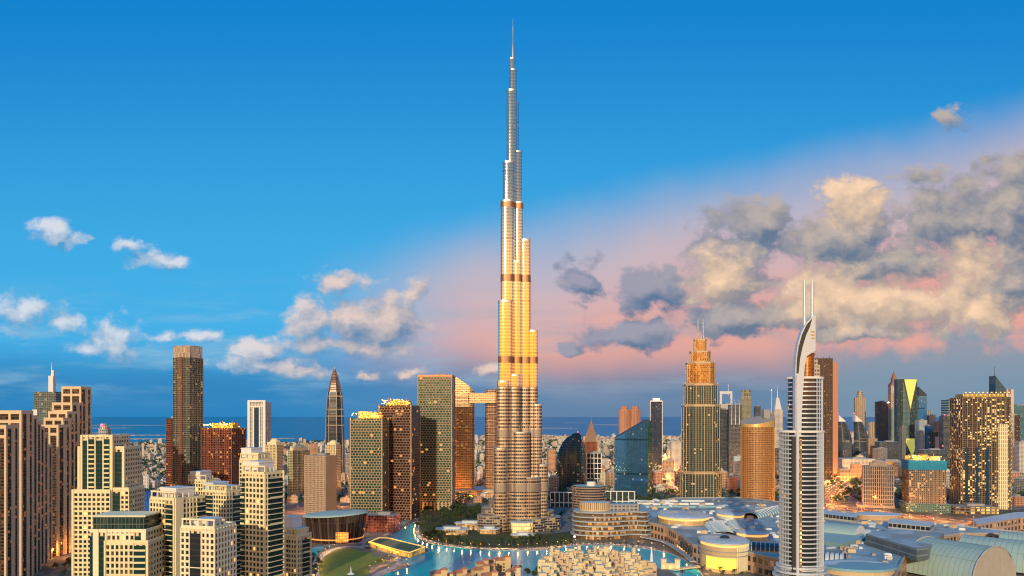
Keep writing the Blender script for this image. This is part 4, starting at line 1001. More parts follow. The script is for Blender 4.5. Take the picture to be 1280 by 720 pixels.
for q in range(9): b.box(-w/2 + w*(q+.5)/9, -d/2 - 1.2, w/9*.5, 2.4, 0, 16, 0)
b.build('colonnade', edge, t)
# red lit podium block under the twins
t, w, d, z1 = tower('podium_block', 'low podium block with rose lit storeys under the brick patterned towers', 455, 499, 643, 1175, fac('rose_podium', (.34, .12, .10), (.20, .05, .04), cw=4.5, ch=4.4, mx=.12, my=.16, lit=.5, litc=(1, .22, .14), es=.9), .6, R(-10), 'podium', band=(4.4, .7, .7, std('rose_slab', (.5, .26, .2), .7)))
YS = 1700.0
t = thing('hotel_tower', 'twin golden towers joined near the top by a slim sky bridge', 'hotel tower', (X(595, YS), YS, 0))
sk = fac('golden_floors', (.72, .48, .24), (.24, .14, .07), cw=5, ch=4.0, mx=.05, my=.2, lit=.10, litc=(1, .5, .12), es=2.2, wmet=.5, wr=.35, gmet=.6, gr=.25)
skd = fac('rusty_floors', (.42, .24, .14), (.06, .04, .04), cw=4, ch=4.0, mx=.08, my=.22, lit=.12, litc=(1, .45, .15), es=1.6, wmet=.3, wr=.4)
ox = t.location.x
def xs(px): return X(px, YS) - ox
foot = rrect(xs(593) - xs(566), 34, 10, 5, (xs(566)+xs(593))/2, 0); fz = lambda x, y: Zp(472, YS) - max(0, (x - xs(578)))*1.15
b = MB(); b.prism(foot, 0, fz, 0, 1); lt = b.build('tower_leg', [sk, ROOFG], t)
b = MB(); z = 8
while z < Zp(496, YS): b.prism(grow(foot, .9), z - .5, z + .6, 0, bottom=True); z += 8
b.build('floor_trim', edge, lt)
foot = rrect(xs(623) - xs(606.5), 32, 8, 5, (xs(606.5)+xs(623))/2, 6)
b = MB(); b.prism(foot, 0, Zp(487, YS), 0, 1); rt = b.build('tower_leg', [skd, ROOFG], t)
b = MB(); z = 8
while z < Zp(489, YS): b.prism(grow(foot, .9), z - .5, z + .6, 0, bottom=True); z += 8
b.build('floor_trim', std('brown_slab', (.20, .13, .08), .7), rt)
b = MB(); b.prism(rrect(xs(622) - xs(585), 26, 5, 3, (xs(585)+xs(622))/2, -7), Zp(504, YS), Zp(491.5, YS), 0, 1, bottom=True); b.build('sky_bridge', [sk, ROOFW], t)
b = MB(); cx = (xs(566)+xs(623))/2; b.prism(rrect(xs(632) - xs(560), 80, 20, 5, cx, 10), 0, 14, 0, 1); b.prism(rrect(xs(632) - xs(560) + 2, 82, 20, 5, cx, 10), 14.01, 15.2, 1, bottom=True); b.build('podium', [fac('warm_podium', (.38, .25, .17), (.2, .1, .05), cw=5, ch=4.6, mx=.1, my=.2, lit=.5, es=1.4), ROOFW], t)

# ------------------------------------------------------------------ boat-shaped opera hall
YO = 1062.0; ko = YO/F
t = thing('opera_house', 'dark glass opera hall with a pale teal overhanging oval roof', 'opera house', (X(415.5, YO), YO + 20, 0), R(-4))
a_, b_ = 39*ko, 36
og = fac('opera_glass', (.07, .05, .045), (.03, .02, .02), cw=2.4, ch=30, mx=.1, my=.01, lit=.0, gr=.15)
zr = Zp(646, YO)
rows = []
for i in range(7):
    q = i/6; e = .86 + .14*q
    rows.append([(a_*e*math.cos(2*math.pi*j/48), b_*e*math.sin(2*math.pi*j/48), (zr + 1)*q + (0 if i < 6 else 2.5*math.cos(2*math.pi*j/48))) for j in range(48)])
b = MB(); b.grid(rows, 0, True, True); b.build('facade', og, t)
b = MB()
for j in range(48):
    th = 2*math.pi*j/48; c_, s_ = math.cos(th), math.sin(th)
    b.tube([(a_*.86*c_, b_*.86*s_, 0), (a_*c_*1.01, b_*s_*1.01, zr + 1 + 2.5*c_)], .35, 4)
b.build('fin_rib', std('bronze_fin', (.14, .08, .055), .4, .4), t)
b = MB(); o_ = [(a_*1.06*math.cos(2*math.pi*j/48), b_*1.1*math.sin(2*math.pi*j/48)) for j in range(48)]
rz = lambda x, y: zr + 1.4 + 2.5*x/a_
rows = []
for q in (1.0, 1.0, .8, .55, .28, .05):
    rows.append([(x*q, y*q, rz(x*q, y*q) + (0 if not rows else 1.2) + 3.2*(1-q**2)) for x, y in o_])
b.grid(rows, 0, True, True, True); b.build('roof', ROOFT, t)
b = MB(); b.grid([[(x*q, y*q, rz(x*q, y*q) + 1.5 + 3.2*(1-q**2)) for x, y in ell(a_*.6, b_*.62, 40)] for q in (1.0, .9)], 0, True, True); b.prism(ell(12, 5.5, 20, 12, 5), zr + 4.4, zr + 6.4, 0); b.build('roof_trim', std('dark_teal_trim', (.10, .22, .22), .6), t)
b = MB(); b.box(a_*.42, -b_*.86, 18, 3, 3, 17, 0, rot=R(14)); b.build('lit_entrance', fac('fiery_entrance', (.4, .12, .04), (.6, .22, .04), cw=3, ch=4, mx=.1, my=.1, lit=.8, litc=(1, .38, .06), es=2.6, gmet=0), t)
b = MB(); b.prism(ell(a_*.92, b_*.95, 40), 5.0, 6.4, 0, bottom=True); b.build('lit_balcony', std('amber_ledge', (.6, .3, .1), .6, emit=(1, .36, .06), es=.6), t)
# ------------------------------------------------------------------ towers behind and to the right of the golden skyscraper
blue_w = fac('wedge_glass', (.06, .2, .38), (.14, .46, .90), cw=3.2, ch=4.0, mx=.05, my=.05, lit=.012, litc=(1, .6, .3), es=3, wmet=.7, wr=.2, gmet=.85, gr=.06, gv=.3)
teal_g = fac('teal_glass', (.06, .10, .11), (.01, .05, .075), cw=3.6, ch=4.0, mx=.07, my=.12, lit=.04, es=1.6, gmet=.35, gr=.1)
slate = fac('slate_tower', (.12, .14, .17), (.02, .035, .055), cw=4, ch=4, mx=.08, my=.16, lit=.06, es=1.4, gmet=.3)
tan_t = fac('tan_tower', (.44, .32, .22), (.06, .05, .05), cw=4, ch=3.8, mx=.2, my=.2, lit=.07, es=1.4)
pink_t = fac('pink_tower', (.55, .29, .19), (.08, .05, .05), cw=3.6, ch=3.8, mx=.22, my=.2, lit=.05, es=1.2)
white_t = fac('white_tower', (.62, .60, .56), (.07, .09, .11), cw=4, ch=3.8, mx=.2, my=.22, lit=.05, es=1.2)
grey_t = fac('grey_tower', (.30, .30, .30), (.05, .07, .09), cw=4, ch=3.8, mx=.16, my=.2, lit=.07, es=1.4)

# wedge of blue glass
Y = 1650.0
t = thing('office_building', 'deep blue mirrored glass wedge with a steeply slanted roofline and green side', 'office building', (X(792, Y), Y, 0), R(0)); ox = t.location.x
xl, xr, xg = X(769, Y) - ox, X(807, Y) - ox, X(815, Y) - ox
zl, zr_ = Zp(548, Y), Zp(525, Y)
b = MB(); b.prism(ccw([(xl, 0), (xr, -26), (xr + 1, 26), (xl + 2, 34)]), 0, lambda x, y: zl + (zr_ - zl)*(x - xl)/(xr - xl), 0, 1); b.build('facade', [blue_w, DARK], t)
b = MB(); b.prism(ccw([(xr + .02, -27), (xg, -4), (xg, 24), (xr + 1.1, 26)]), 0, lambda x, y: zr_ + 1 - 4*(x - xr)/(xg - xr), 0, 1); b.build('side_facade', [fac('green_side', (.04, .12, .08), (.02, .14, .10), cw=3, ch=4, mx=.1, my=.1, lit=.0, gmet=.3, gr=.12), DARK], t)
b = MB(); dd = Vector((xr - xl, -26)).normalized(); an = math.atan2(dd.y, dd.x)
for q in range(12):
    x = xl + (xr - xl)*q/11; b.box(x, -26*q/11 - .2, .35, .5, 0, zl + (zr_-zl)*q/11 + .6, rot=an)
b.build('mullion_trim', std('blue_steel_fin', (.06, .12, .18), .3, .7), t)

# pointed oval glass building
Y = 1800.0
t = thing('office_building', 'dark oval glass building rising to one curved pointed tip with red lamp', 'office building', (X(714, Y), Y, 0)); ox = t.location.x; ky = Y/F
for (name, e0, e1, prof, off, m) in [('front_shell', 0, 0, [(0, 695, 732), (30, 695, 732.5), (60, 695, 733), (82, 696, 732), (100, 698.5, 730.5), (118, 703, 728.5), (131, 709, 726.5), (139, 716, 724.5), (141.5, 720, 723.5)], 0, teal_g)]:
    b = MB(); rows = []
    for z, p0, p1 in prof:
        a = X(p0, Y) - ox; c = X(p1, Y) - ox; rows.append([((a+c)/2 + (c-a)/2*math.cos(2*math.pi*j/36), (c-a)/2*.62*math.sin(2*math.pi*j/36), z) for j in range(36)])
    i0 = [b.add(r) for r in rows]
    for i in range(len(rows)-1):
        for j in range(36):
            q = (j+1) % 36; b.face((i0[i]+j, i0[i]+q, i0[i+1]+q, i0[i+1]+j), [(j*3.6, rows[i][0][2]), (j*3.6+3.6, rows[i][0][2]), (j*3.6+3.6, rows[i+1][0][2]), (j*3.6, rows[i+1][0][2])], 0, True)
    b.face(tuple(range(i0[-1], i0[-1]+36)), None, 0); b.build('facade', teal_g, t)
b = MB(); xs_ = X(721, Y) - ox
b.tube([(X(732, Y)-ox, -8, 60), (X(731, Y)-ox, -8, 100), (X(727.5, Y)-ox, -6, 131), (X(722, Y)-ox, -2, 142)], 1.0, 5)
b.tube([(X(712, Y)-ox, -24.5, 4), (X(712, Y)-ox, -24.5, 70), (X(714, Y)-ox, -19, 110), (X(718, Y)-ox, -10, 133), (X(722, Y)-ox, -2, 142)], .8, 5); b.build('ridge', DARK, t)
bulbs(t, [(X(722, Y)-ox, -2, 142.5)], LAMPR, 'beacon', 1.3)
# rose tower with pyramid cap
Y = 2300.0
t, w, d, z1 = tower('hotel_tower', 'rose stone tower with pale stepped pyramid cap', 730, 748, 552, Y, pink_t, .9, R(-8), 'hotel tower', skin=(5, 1.2, .8, std('rose_fin', (.56, .32, .2), .75)))
b = MB(); b.prism(rect(w*1.02, d*1.02), z1 + .02, z1 + 12, 0, top=rect(w*.9, d*.9)); b.prism(rect(w*.9, d*.9), z1 + 12.02, z1 + 48, 0, top=rect(w*.34, d*.34)); b.prism(rect(w*.34, d*.34), z1 + 48.02, z1 + 62, 0, top=rect(w*.1, d*.1)); b.tube([(0, 0, z1+60), (0, 0, z1 + 86)], [1.2, .3], 5); b.build('pyramid_cap', std('cream_cap', (.66, .56, .38), .6), t)
t, w, d, z1 = tower('office_block', 'white gridded frame block below the rose pyramid tower', 733, 752, 566, 2000, DKGLASS, .7, R(-6), 'office block')
b = MB(); frame_skin(b, rect(w, d), 0, z1, 15, 9, 1.6, 1.6, 1.2, 1.0); b.build('frame', WHITEW, t)
tower('apartment_block', 'pink slab block between the skyscraper and the pointed oval building', 684, 694, 562, 2350, pink_t, .8, R(8), 'apartment block', band=(3.8, .3, .5, BEIGE))
for i, (a, c) in enumerate([(774, 787), (788, 800)]):
    t, w, d, z1 = tower('residential_tower', ['red stone twin tower next to the rose pyramid tower', 'red stone twin tower closer to the slim blue tower'][i], a, c, 512, 2750, pink_t, .9, R(-15), 'residential tower', shape='rr', skin=(6, 1.5, 1.2, std('red_fin', (.42, .20, .13), .8)))
    b = MB(); b.prism(rrect(w*.7, d*.7, 6, 3), z1 + .02, z1 + 12, 0); b.build('crown', std('red_fin', (.42, .20, .13), .8), t)
t, w, d, z1 = tower('office_tower', 'slim dark blue glass tower edged in white with a lit white cap', 812, 829, 502, 2600, fac('ink_blue', (.03, .05, .1), (.012, .035, .09), cw=4, ch=4, mx=.05, my=.1, lit=.02, gmet=.4, gr=.08), .9, R(-12), 'office tower')
b = MB()
for x in (-.5, .5): b.box(w*x, -d/2, 1.8, 1.8, 0, z1 + 2)
b.box(w*.5, d/2, 1.8, 1.8, 0, z1 + 2)
b.build('edge', WHITEW, t); b = MB(); b.prism(rect(w + 1, d + 1), z1 + .02, z1 + 3, 0); b.prism(rect(w*.6, d*.6), z1 + 3.02, z1 + 12, 0); b.build('cap', std('lit_white_cap', (.8, .78, .74), .5, emit=(1, .75, .5), es=.3), t)
# cluster between the stepped tower and the copper hotel
t, w, d, z1 = tower('office_tower', 'dark blue stepped office tower beside the art deco tower', 896, 911, 512, 2300, slate, .9, R(10), 'office tower')
t, w, d, z1 = tower('office_tower', 'slate glass tower with white rounded roof frames', 910, 927, 506, 2250, slate, .8, R(-8), 'office tower')
b = MB()
for x in (-.3, 0, .3): b.tube([(w*x, -d/2, z1 - 60), (w*x, -d/2, z1 + 4), (w*x, d*.3, z1 + 16)], 1.4, 5)
b.build('roof_frame', STEELW, t)
t, w, d, z1 = tower('office_tower', 'tower crowned by an open white square portal', 899.5, 915, 505, 2700, white_t, .6, R(0), 'office tower')
b = MB(); b.box(-w*.42, 0, w*.16, 8, z1 + .01, Zp(489, 2700)); b.box(w*.42, 0, w*.16, 8, z1 + .01, Zp(489, 2700)); b.box(0, 0, w*.67, 8, Zp(492.5, 2700), Zp(489, 2700)); b.tube([(w*.2, 0, z1 + 30), (w*.2, 0, Zp(480, 2700))], 1, 5); b.build('portal', STEELW, t)
t, w, d, z1 = tower('office_tower', 'olive grey square topped tower above the copper hotel', 924.5, 940, 497, 2500, fac('olive_tower', (.24, .24, .18), (.06, .08, .07), cw=4, ch=4, lit=.05), .9, R(-16), 'office tower', cap=(26, 2, fac('olive_crown', (.30, .28, .20), (.10, .12, .10), cw=8, ch=13, mx=.1, my=.1, lit=0)))
tower('office_block', 'small pale blue glass block between art deco tower and copper hotel', 917, 928, 570, 1900, fac('pale_blue_block', (.45, .58, .66), (.16, .3, .4), cw=3, ch=4, lit=.05), .8, R(-10), 'office block')
t, w, d, z1 = tower('office_tower', 'pale tower tapering to a slim white needle behind the copper hotel', 966.5, 977, 512, 2500, white_t, .8, R(0), 'office tower')
b = MB(); b.prism(rect(w*.8, d*.8), z1 + .01, z1 + 40, 0, top=rect(w*.3, d*.3)); b.tube([(0, 0, z1 + 38), (0, 0, Zp(481, 2500))], [2, .3], 5); b.build('needle', STEELW, t)
t, w, d, z1 = tower('office_tower', 'grey tower carrying a white lamp tipped mast behind the copper hotel', 955, 966, 516, 2450, grey_t, .8, R(0), 'office tower')
b = MB(); b.tube([(w*.35, 0, z1), (w*.35, 0, Zp(488, 2450))], [1.6, .8], 5); b.build('mast', STEELW, t); bulbs(t, [(w*.35, 0, Zp(488, 2450))], LAMPC, 'mast_lamp', 1.5)
# brown tower; low orange sunlight is put into its flat flank's colour
Y = 2150.0
t = thing('residential_tower', 'tall dark brown gridded tower with a blank orange side wall', 'residential tower', (X(1030, Y), Y, 0), 0); ox = t.location.x
f4 = ccw([(X(1010, Y)-ox, 0), (X(1039, Y)-ox, -8), (X(1042, Y)-ox, 34), (X(1012, Y)-ox, 40)])
z1 = Zp(448, Y); b = MB(); b.prism(f4, 0, z1, 0, 1); b.build('facade', [dk_br, ROOFG], t)
b = MB(); b.prism(ccw([(X(1039.3, Y)-ox, -8.5), (X(1048, Y)-ox, 2), (X(1049, Y)-ox, 34), (X(1042.2, Y)-ox, 34)]), 0, lambda x, y: z1 - 6 - 10*max(0, (x - (X(1039.3, Y)-ox)))/20, 0); b.build('side_wall', std('orange_lit_render', (.66, .30, .17), .8, var=.06), t)
b = MB()
for q in range(9):
    x = X(1010, Y)-ox + (X(1039, Y)-X(1010, Y))*q/8; b.box(x, -8*q/8 - .6, 1.3, 1.6, 0, z1 + (4 if q % 2 else 1.5), 0)
b.build('pier_rib', std('brown_pier', (.12, .08, .06), .7), t)
b = MB(); z = 5
while z < z1 - 3: b.prism(grow(f4, .5), z - .4, z + .5, 0, bottom=True); z += 7.2
b.build('floor_trim', std('brown_slab2', (.09, .06, .05), .7), t)

# ------------------------------------------------------------------ far business district
def sail(label, px0, px1, ptop, Y, lean):
    t = thing('office_tower', label, 'office tower', (X((px0+px1)/2, Y), Y, 0)); ox = t.location.x; b = MB(); rows = []
    w = (px1-px0)*Y/F; zt_ = Zp(ptop + 8, Y)
    for q in (0, .3, .55, .75, .9, 1.0):
        bulge = 1 - .55*(q**3); x0 = -w/2; x1 = -w/2 + w*bulge
        if lean < 0: x0, x1 = -x1, -x0
        z = zt_*q; c = (x0+x1)/2
        rows.append([(c + (x1-x0)/2*math.cos(2*math.pi*j/24), 20*math.sin(2*math.pi*j/24), z) for j in range(24)])
    b.grid(rows, 0, True, True, True); b.build('facade', slate, t)
    b = MB(); a = min(p[0] for p in rows[-1]); c = max(p[0] for p in rows[-1])
    b.prism(rect(c-a, 26, (a+c)/2, 0), zt_ + .01, lambda x, y: zt_ + 2 + 26*((c - x) if lean > 0 else (x - a))/(c-a), 0); b.build('white_crown', WHITEW, t)
    bulbs(t, [(a + 1 if lean > 0 else c - 1, 0, zt_ + 34)], LAMPR, 'beacon', 2.2)
    b = MB(); b.tube([(a + 1 if lean > 0 else c - 1, 0, zt_), (a + 1 if lean > 0 else c - 1, 0, zt_ + 34)], .8, 4); b.build('mast', STEEL, t)
sail('curved blue sail tower touching the flat orange wall', 1047, 1066, 519, 3200, 1)
sail('curved blue sail tower closer to the domed grey tower', 1067.5, 1087, 519, 3150, 1)
t, w, d, z1 = tower('office_tower', 'grey brown tower with stepped lantern dome', 1067.5, 1082, 497, 3500, tan_t, .9, R(-20), 'office tower', skin=(9, 2.4, 1.5, std('tan_fin', (.46, .36, .26), .7)))
b = MB(); b.prism(rrect(w*.62, d*.62, 8, 3), z1 + .01, z1 + 16, 0); b.dome(0, 0, z1 + 16, w*.3, w*.3, 18); b.tube([(0, 0, z1 + 30), (0, 0, z1 + 62)], [2.5, .3], 6); b.build('lantern', fac('lantern', (.46, .36, .26), (.1, .08, .07), cw=5, ch=8, lit=.1), t)
t, w, d, z1 = tower('office_tower', 'plain dark slab tower with one bright corner lamp', 1094.5, 1109, 502, 3300, fac('dark_slab', (.13, .12, .12), (.05, .05, .055), cw=6, ch=4, mx=.3, my=.1, lit=.04), .8, R(20), 'office tower')
bulbs(t, [(w*.45, -d*.6, z1 - 6)], LAMPC, 'corner_lamp', 4)
tower('office_tower', 'pale green slab between the dark slab and the clock tower', 1109, 1119, 511, 3350, fac('pale_green_slab', (.36, .40, .34), (.12, .18, .17), cw=5, ch=4, lit=.05), .8, R(10), 'office tower')
t, w, d, z1 = tower('clock_tower', 'tall stone clock tower with a steep red brown spire', 1112, 1122.5, 492, 3700, fac('clock_stone', (.52, .36, .25), (.14, .09, .07), cw=7, ch=6, mx=.25, my=.16, lit=.05), 1, R(-8), 'clock tower', skin=(14, 4, 2, std('clock_pier', (.54, .38, .27), .75)))
b = MB(); b.prism(rect(w*1.12, w*1.12), z1 + .02, z1 + 40, 0); b.build('belfry', std('clock_pier', (.54, .38, .27), .75), t)
b = MB(); b.prism(rect(w*1.2, w*1.2), z1 + 40.02, z1 + 60, 0, top=rect(w*.62, w*.62)); b.prism(rect(w*.5, w*.5), z1 + 60.02, z1 + 74, 0); b.prism(rect(w*.56, w*.56), z1 + 74.02, z1 + 112, 0, top=rect(.6, .6)); b.build('spire', std('red_brown_roof', (.32, .13, .09), .7), t)
b = MB(); rows = [[(11*math.cos(2*math.pi*j/24), -w*.56 - y_, z1 + 20 + 11*math.sin(2*math.pi*j/24)) for j in range(24)] for y_ in (0, .8)]; b.grid(rows, 0, False, True, True); b.build('clock_face', std('clock_face', (.6, .55, .45), .6), t)
b = MB(); b.box(0, -w*.56 - 1.2, .9, .4, z1 + 20, z1 + 28.5); b.box(3, -w*.56 - 1.2, 6.5, .4, z1 + 19.5, z1 + 20.5); b.build('clock_hand', DARK, t)
# faceted tower with triangle facets
Y = 3000.0
t = thing('office_tower', 'teal faceted glass tower with a glowing yellow upside down triangle facet', 'office tower', (X(1134, Y), Y, 0)); ox = t.location.x
def xv(p): return X(p, Y) - ox
z1 = Zp(474, Y); b = MB(); b.prism(ccw([(xv(1122), 6), (xv(1128), -8), (xv(1145), -8), (xv(1146), 30), (xv(1123), 34)]), 0, z1, 0, 1); b.build('facade', [teal_g, ROOFG], t)
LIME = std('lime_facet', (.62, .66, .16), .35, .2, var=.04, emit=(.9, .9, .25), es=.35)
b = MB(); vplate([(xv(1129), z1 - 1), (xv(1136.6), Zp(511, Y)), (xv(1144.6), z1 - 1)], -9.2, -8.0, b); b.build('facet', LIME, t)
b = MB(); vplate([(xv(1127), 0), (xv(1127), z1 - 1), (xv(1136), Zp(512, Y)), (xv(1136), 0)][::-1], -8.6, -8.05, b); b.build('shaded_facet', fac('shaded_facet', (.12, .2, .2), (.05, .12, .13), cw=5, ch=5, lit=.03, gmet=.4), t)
b = MB(); vplate([(xv(1126.5), Zp(548, Y)), (xv(1136), Zp(569, Y)), (xv(1146.5), Zp(548, Y))], -26, -22, b); b.build('canopy', LIME, t)
b = MB(); b.box(xv(1136), -15, 8, 13.8, 0, Zp(551, Y)); b.build('canopy_support', STEEL, t)
t, w, d, z1 = tower('office_tower', 'blue glass tower with a slanted pointed roof beside the faceted tower', 1146, 1156, 495, 3250, blue_w, .9, R(0), 'office tower')
b = MB(); b.prism(rect(w, d*.98), z1 + .01, lambda x, y: z1 + 6 + 34*(w/2 - x)/w, 0); b.build('crown', BLGLASS, t)
tower('office_tower', 'pale blue grey tower in front of the slanted blue tower', 1146, 1156.5, 525, 2900, fac('mist_glass', (.40, .46, .5), (.14, .22, .28), cw=5, ch=4, lit=.06), .9, R(0), 'office tower')
for i, (a, c, py) in enumerate([(1155, 1163, 513), (1160, 1168, 519), (1168.5, 1176, 527)]):
    tower('office_tower', ['grey slab tower right behind the pale banded slab', 'pale banded slab with rounded top near the faceted tower', 'shorter pale slab beside the red lamp tower'][i].replace('right behind', 'just behind'), a, c, py, 3300 - 60*i, [grey_t, white_t, tan_t][i], .9, R(-10), 'office tower', skin=(8, 2, 1.2, PAVE2))
t, w, d, z1 = tower('office_tower', 'dark blue tower rimmed with red aviation lamps', 1176, 1193, 520, 2600, slate, .9, R(-10), 'office tower')
bulbs(t, [(-w*.4, -d*.5, z1 + 3), (w*.1, -d*.5, z1 + 3), (w*.45, -d*.5, z1 + 3), (-w*.52, -d*.4, z1*.42), (w*.5, -d*.5, z1*.42)], LAMPR, 'beacon', 2.0)
tower('office_tower', 'teal banded flat topped tower behind the red lamp tower', 1180, 1197, 500, 3000, fac('teal_bands', (.30, .40, .42), (.05, .13, .16), cw=30, ch=10, mx=.01, my=.24, lit=.0), .9, R(5), 'office tower')
# more slim towers of the district
for i, (a, c, py, Y, mi, lab) in enumerate([(1052, 1058, 535, 3700, 0, 'thin slate tower peeping out beside the orange walled tower'), (1086, 1093, 528, 3800, 1, 'thin tan tower between the sail towers and the dark slab'), (1103, 1110, 521, 3900, 2, 'thin blue tower tucked behind the dark slab tower'), (1126, 1131, 533, 2850, 4, 'low grey tower at the foot of the faceted tower'),
        (1157, 1164, 532, 2800, 2, 'blue glass tower in front of the pale banded slab'), (1164, 1172, 540, 2750, 0, 'short slate tower next to the pale banded slab'), (1170, 1178, 546, 2700, 3, 'short white tower at the foot of the red lamp tower'), (1196, 1203, 515, 3300, 2, 'thin blue tower close beside the gold lit tower'), (1255, 1262, 527, 3000, 0, 'slate tower half hidden by the sail crowned tower'),
        (1270, 1277, 517, 3100, 4, 'grey tower behind the slim brown tower'), (1141, 1147, 530, 3600, 1, 'tan tower behind the faceted tower'), (984, 991, 525, 3000, 2, 'blue tower beside the white balconied hotel tower'), (943, 950, 508, 3100, 0, 'slate tower rising behind the copper hotel roof'), (989, 997, 538, 2600, 3, 'white tower behind the white balconied hotel tower'), (888, 895, 535, 2900, 4, 'grey tower behind the art deco tower')]):
    tower('office_tower', lab, a, c, py, Y, [slate, tan_t, blue_w, white_t, grey_t][mi], .9, R(-12 + 5*(i % 5)), 'office tower', skin=(9, 1.6, 1.0, [DARK, BEIGE, std('blue_steel_fin', (.06, .12, .18), .3, .7), PAVE2, STEEL][mi]) if i % 2 else None)
# gold lit unfinished tower
Y = 1480.0
gold_c = fac('gold_site', (.12, .09, .065), (.02, .022, .025), cw=4.4, ch=4.0, mx=.12, my=.14, lit=.2, litc=(1, .58, .18), es=5.5)
t, w, d, z1 = tower('unfinished_tower', 'unfinished tower lit gold from inside with bright lamps along its flat top', 1195, 1254, 497, Y, gold_c, .7, R(-10), 'unfinished tower', skin=(8.8, 1.2, 1.0, std('site_column', (.26, .2, .14), .8)), band=(8, .6, .5, std('site_column', (.26, .2, .14), .8)))
b = MB()
for q in range(18): b.box(-w*.48 + w*.96*q/17, -d/2 + 1, .8, .8, z1, z1 + 11)
b.box(0, 0, w*.86, d*.7, z1 + .01, z1 + 7); b.build('scaffold', YELW, t)
bulbs(t, [(-w*.48 + w*.96*q/21, -d/2 + .5, z1 + 4 + 5*(q % 2)) for q in range(22)] + [(rnd.uniform(-.48, .48)*w, -d/2 - .8, z1*rnd.uniform(.1, .98)) for q in range(46)], LAMPY, 'work_light', 1.1)
b = MB(); b.box(w*.34, -d/2 - 1.2, w*.2, 2.6, 0, Zp(530, Y), 0); b.box(w*.5 + 1.2, -d*.25, 2.4, d*.5, 0, Zp(512, Y), 0); b.build('cream_fin', fac('cream_fin_slots', (.80, .72, .50), (.16, .13, .1), cw=3.4, ch=8, mx=.34, my=.1, lit=.0), t)
b = MB()
for x in (-.42, -.2, .02): b.box(w*x, -d/2 - .6, w*.06, 1.6, 0, z1*.55, 0)
b.build('glass_strip', BLGLASS, t)
# spire tower behind it
Y = 2300.0
t = thing('office_tower', 'pale tower with dark blue sail shaped crown and thin mast behind the gold lit tower', 'office tower', (X(1251, Y), Y, 0)); ox = t.location.x
b = MB(); b.prism(rect(X(1262.5, Y)-X(1240, Y), 40, 0, 0), 0, Zp(517, Y), 0, 1); b.build('facade', [white_t, ROOFG], t)
b = MB(); b.prism(rect(X(1262.5, Y)-X(1253.5, Y), 36, X(1258, Y)-ox, 0), Zp(517, Y) + .01, Zp(487, Y), 0); b.build('upper_block', fac('pale_upper', (.60, .52, .46), (.3, .12, .1), cw=18, ch=60, mx=.3, my=.2, lit=0), t)
b = MB(); vplate([(X(1240, Y)-ox, Zp(517, Y)+.02), (X(1240, Y)-ox, Zp(470, Y)), (X(1246, Y)-ox, Zp(478, Y)), (X(1253.3, Y)-ox, Zp(487, Y)), (X(1253.3, Y)-ox, Zp(517, Y)+.02)][::-1], -17, 15, b); b.build('sail_crown', fac('sail_glass', (.06, .12, .17), (.03, .09, .15), cw=4, ch=4, lit=0, gmet=.4), t)
b = MB(); b.tube([(X(1240.5, Y)-ox, -10, Zp(500, Y)), (X(1240.5, Y)-ox, -10, Zp(458, Y))], [1.6, .4], 6); b.build('mast', DARK, t)
tower('residential_tower', 'brown striped tower in front of the sail crowned tower', 1250, 1264, 541, 2050, fac('brown_strip', (.36, .25, .19), (.05, .05, .06), cw=7, ch=4, mx=.22, my=.1, lit=.07), .8, R(-8), 'residential tower')
tower('office_tower', 'wide teal blue glass tower just behind the slim brown tower', 1262, 1283, 507, 2600, fac('edge_teal', (.10, .22, .26), (.04, .13, .18), cw=4, ch=4, mx=.08, my=.2, lit=.06, gmet=.3), .8, R(0), 'office tower')
tower('residential_tower', 'slim brown tower standing before the wide teal tower', 1263, 1273, 519, 2350, dk_br, .8, R(-8), 'residential tower')
tower('apartment_block', 'pale apartment block under the wide teal tower', 1271, 1284, 552, 2200, white_t, .8, R(-4), 'apartment block')
tower('apartment_block', 'rose slab block standing close behind the gold lit tower', 1249, 1261, 590, 1560, fac('rose_slabs', (.42, .24, .19), (.08, .05, .05), cw=3.6, ch=3.6, mx=.2, my=.18, lit=.15), .8, R(-10), 'apartment block', band=(3.6, .4, .5, PAVE2))
# mid distance blocks on the right
t, w, d, z1 = tower('office_block', 'square grey brown ribbed block beside the highway', 1077, 1117, 582, 1490, DKGLASS, .7, R(-22), 'office block', base=0)
b = MB(); frame_skin(b, rect(w, d), 0, z1, 8.2, 3.4, 1.3, 1.2, .9, .6); b.build('frame', fac('taupe_frame', (.34, .27, .23), (.34, .27, .23), cw=9, ch=9, lit=0), t)
b = MB(); b.box(0, 0, w*.55, d*.5, z1 + .05, z1 + 6, 0); b.box(-w*.1, -d*.1, w*1.25, d*1.3, 0, 5, 0); b.build('plinth', std('taupe', (.32, .26, .22), .8), t)
t, w, d, z1 = tower('unfinished_tower', 'unfinished concrete frame topped by bright turquoise netting', 1131, 1178, 580, 1430, fac('site_floors', (.36, .27, .20), (.05, .045, .045), cw=3.6, ch=4, mx=.12, my=.15, lit=.12, litc=(1, .55, .22), es=4), .75, R(-14), 'unfinished tower', skin=(7.2, .9, .9, std('site_column', (.26, .2, .14), .8)), band=(4, .7, .5, std('site_column', (.26, .2, .14), .8)))
b = MB(); b.prism(rect(w + 3, d + 3), z1 - 10, z1 + 8, 0); b.build('netting', std('turquoise_netting', (.01, .20, .36), .8, var=.3, scale=.2), t)
crown_site(t, w, d, z1 + 8, 18, 13, LAMPY, YELW)
bulbs(t, [(-w*.45 + w*.9*q/7, -d/2 - 2.4, z1 + 9) for q in range(8)], LAMPY, 'work_light', .9)
b = MB(); b.box(0, -3, w*1.2, d*1.2, 0, 16, 0, 1); b.build('podium', [fac('scaffold_podium', (.10, .22, .22), (.03, .05, .05), cw=3, ch=4, mx=.15, my=.2, lit=.1), ROOFG], t)
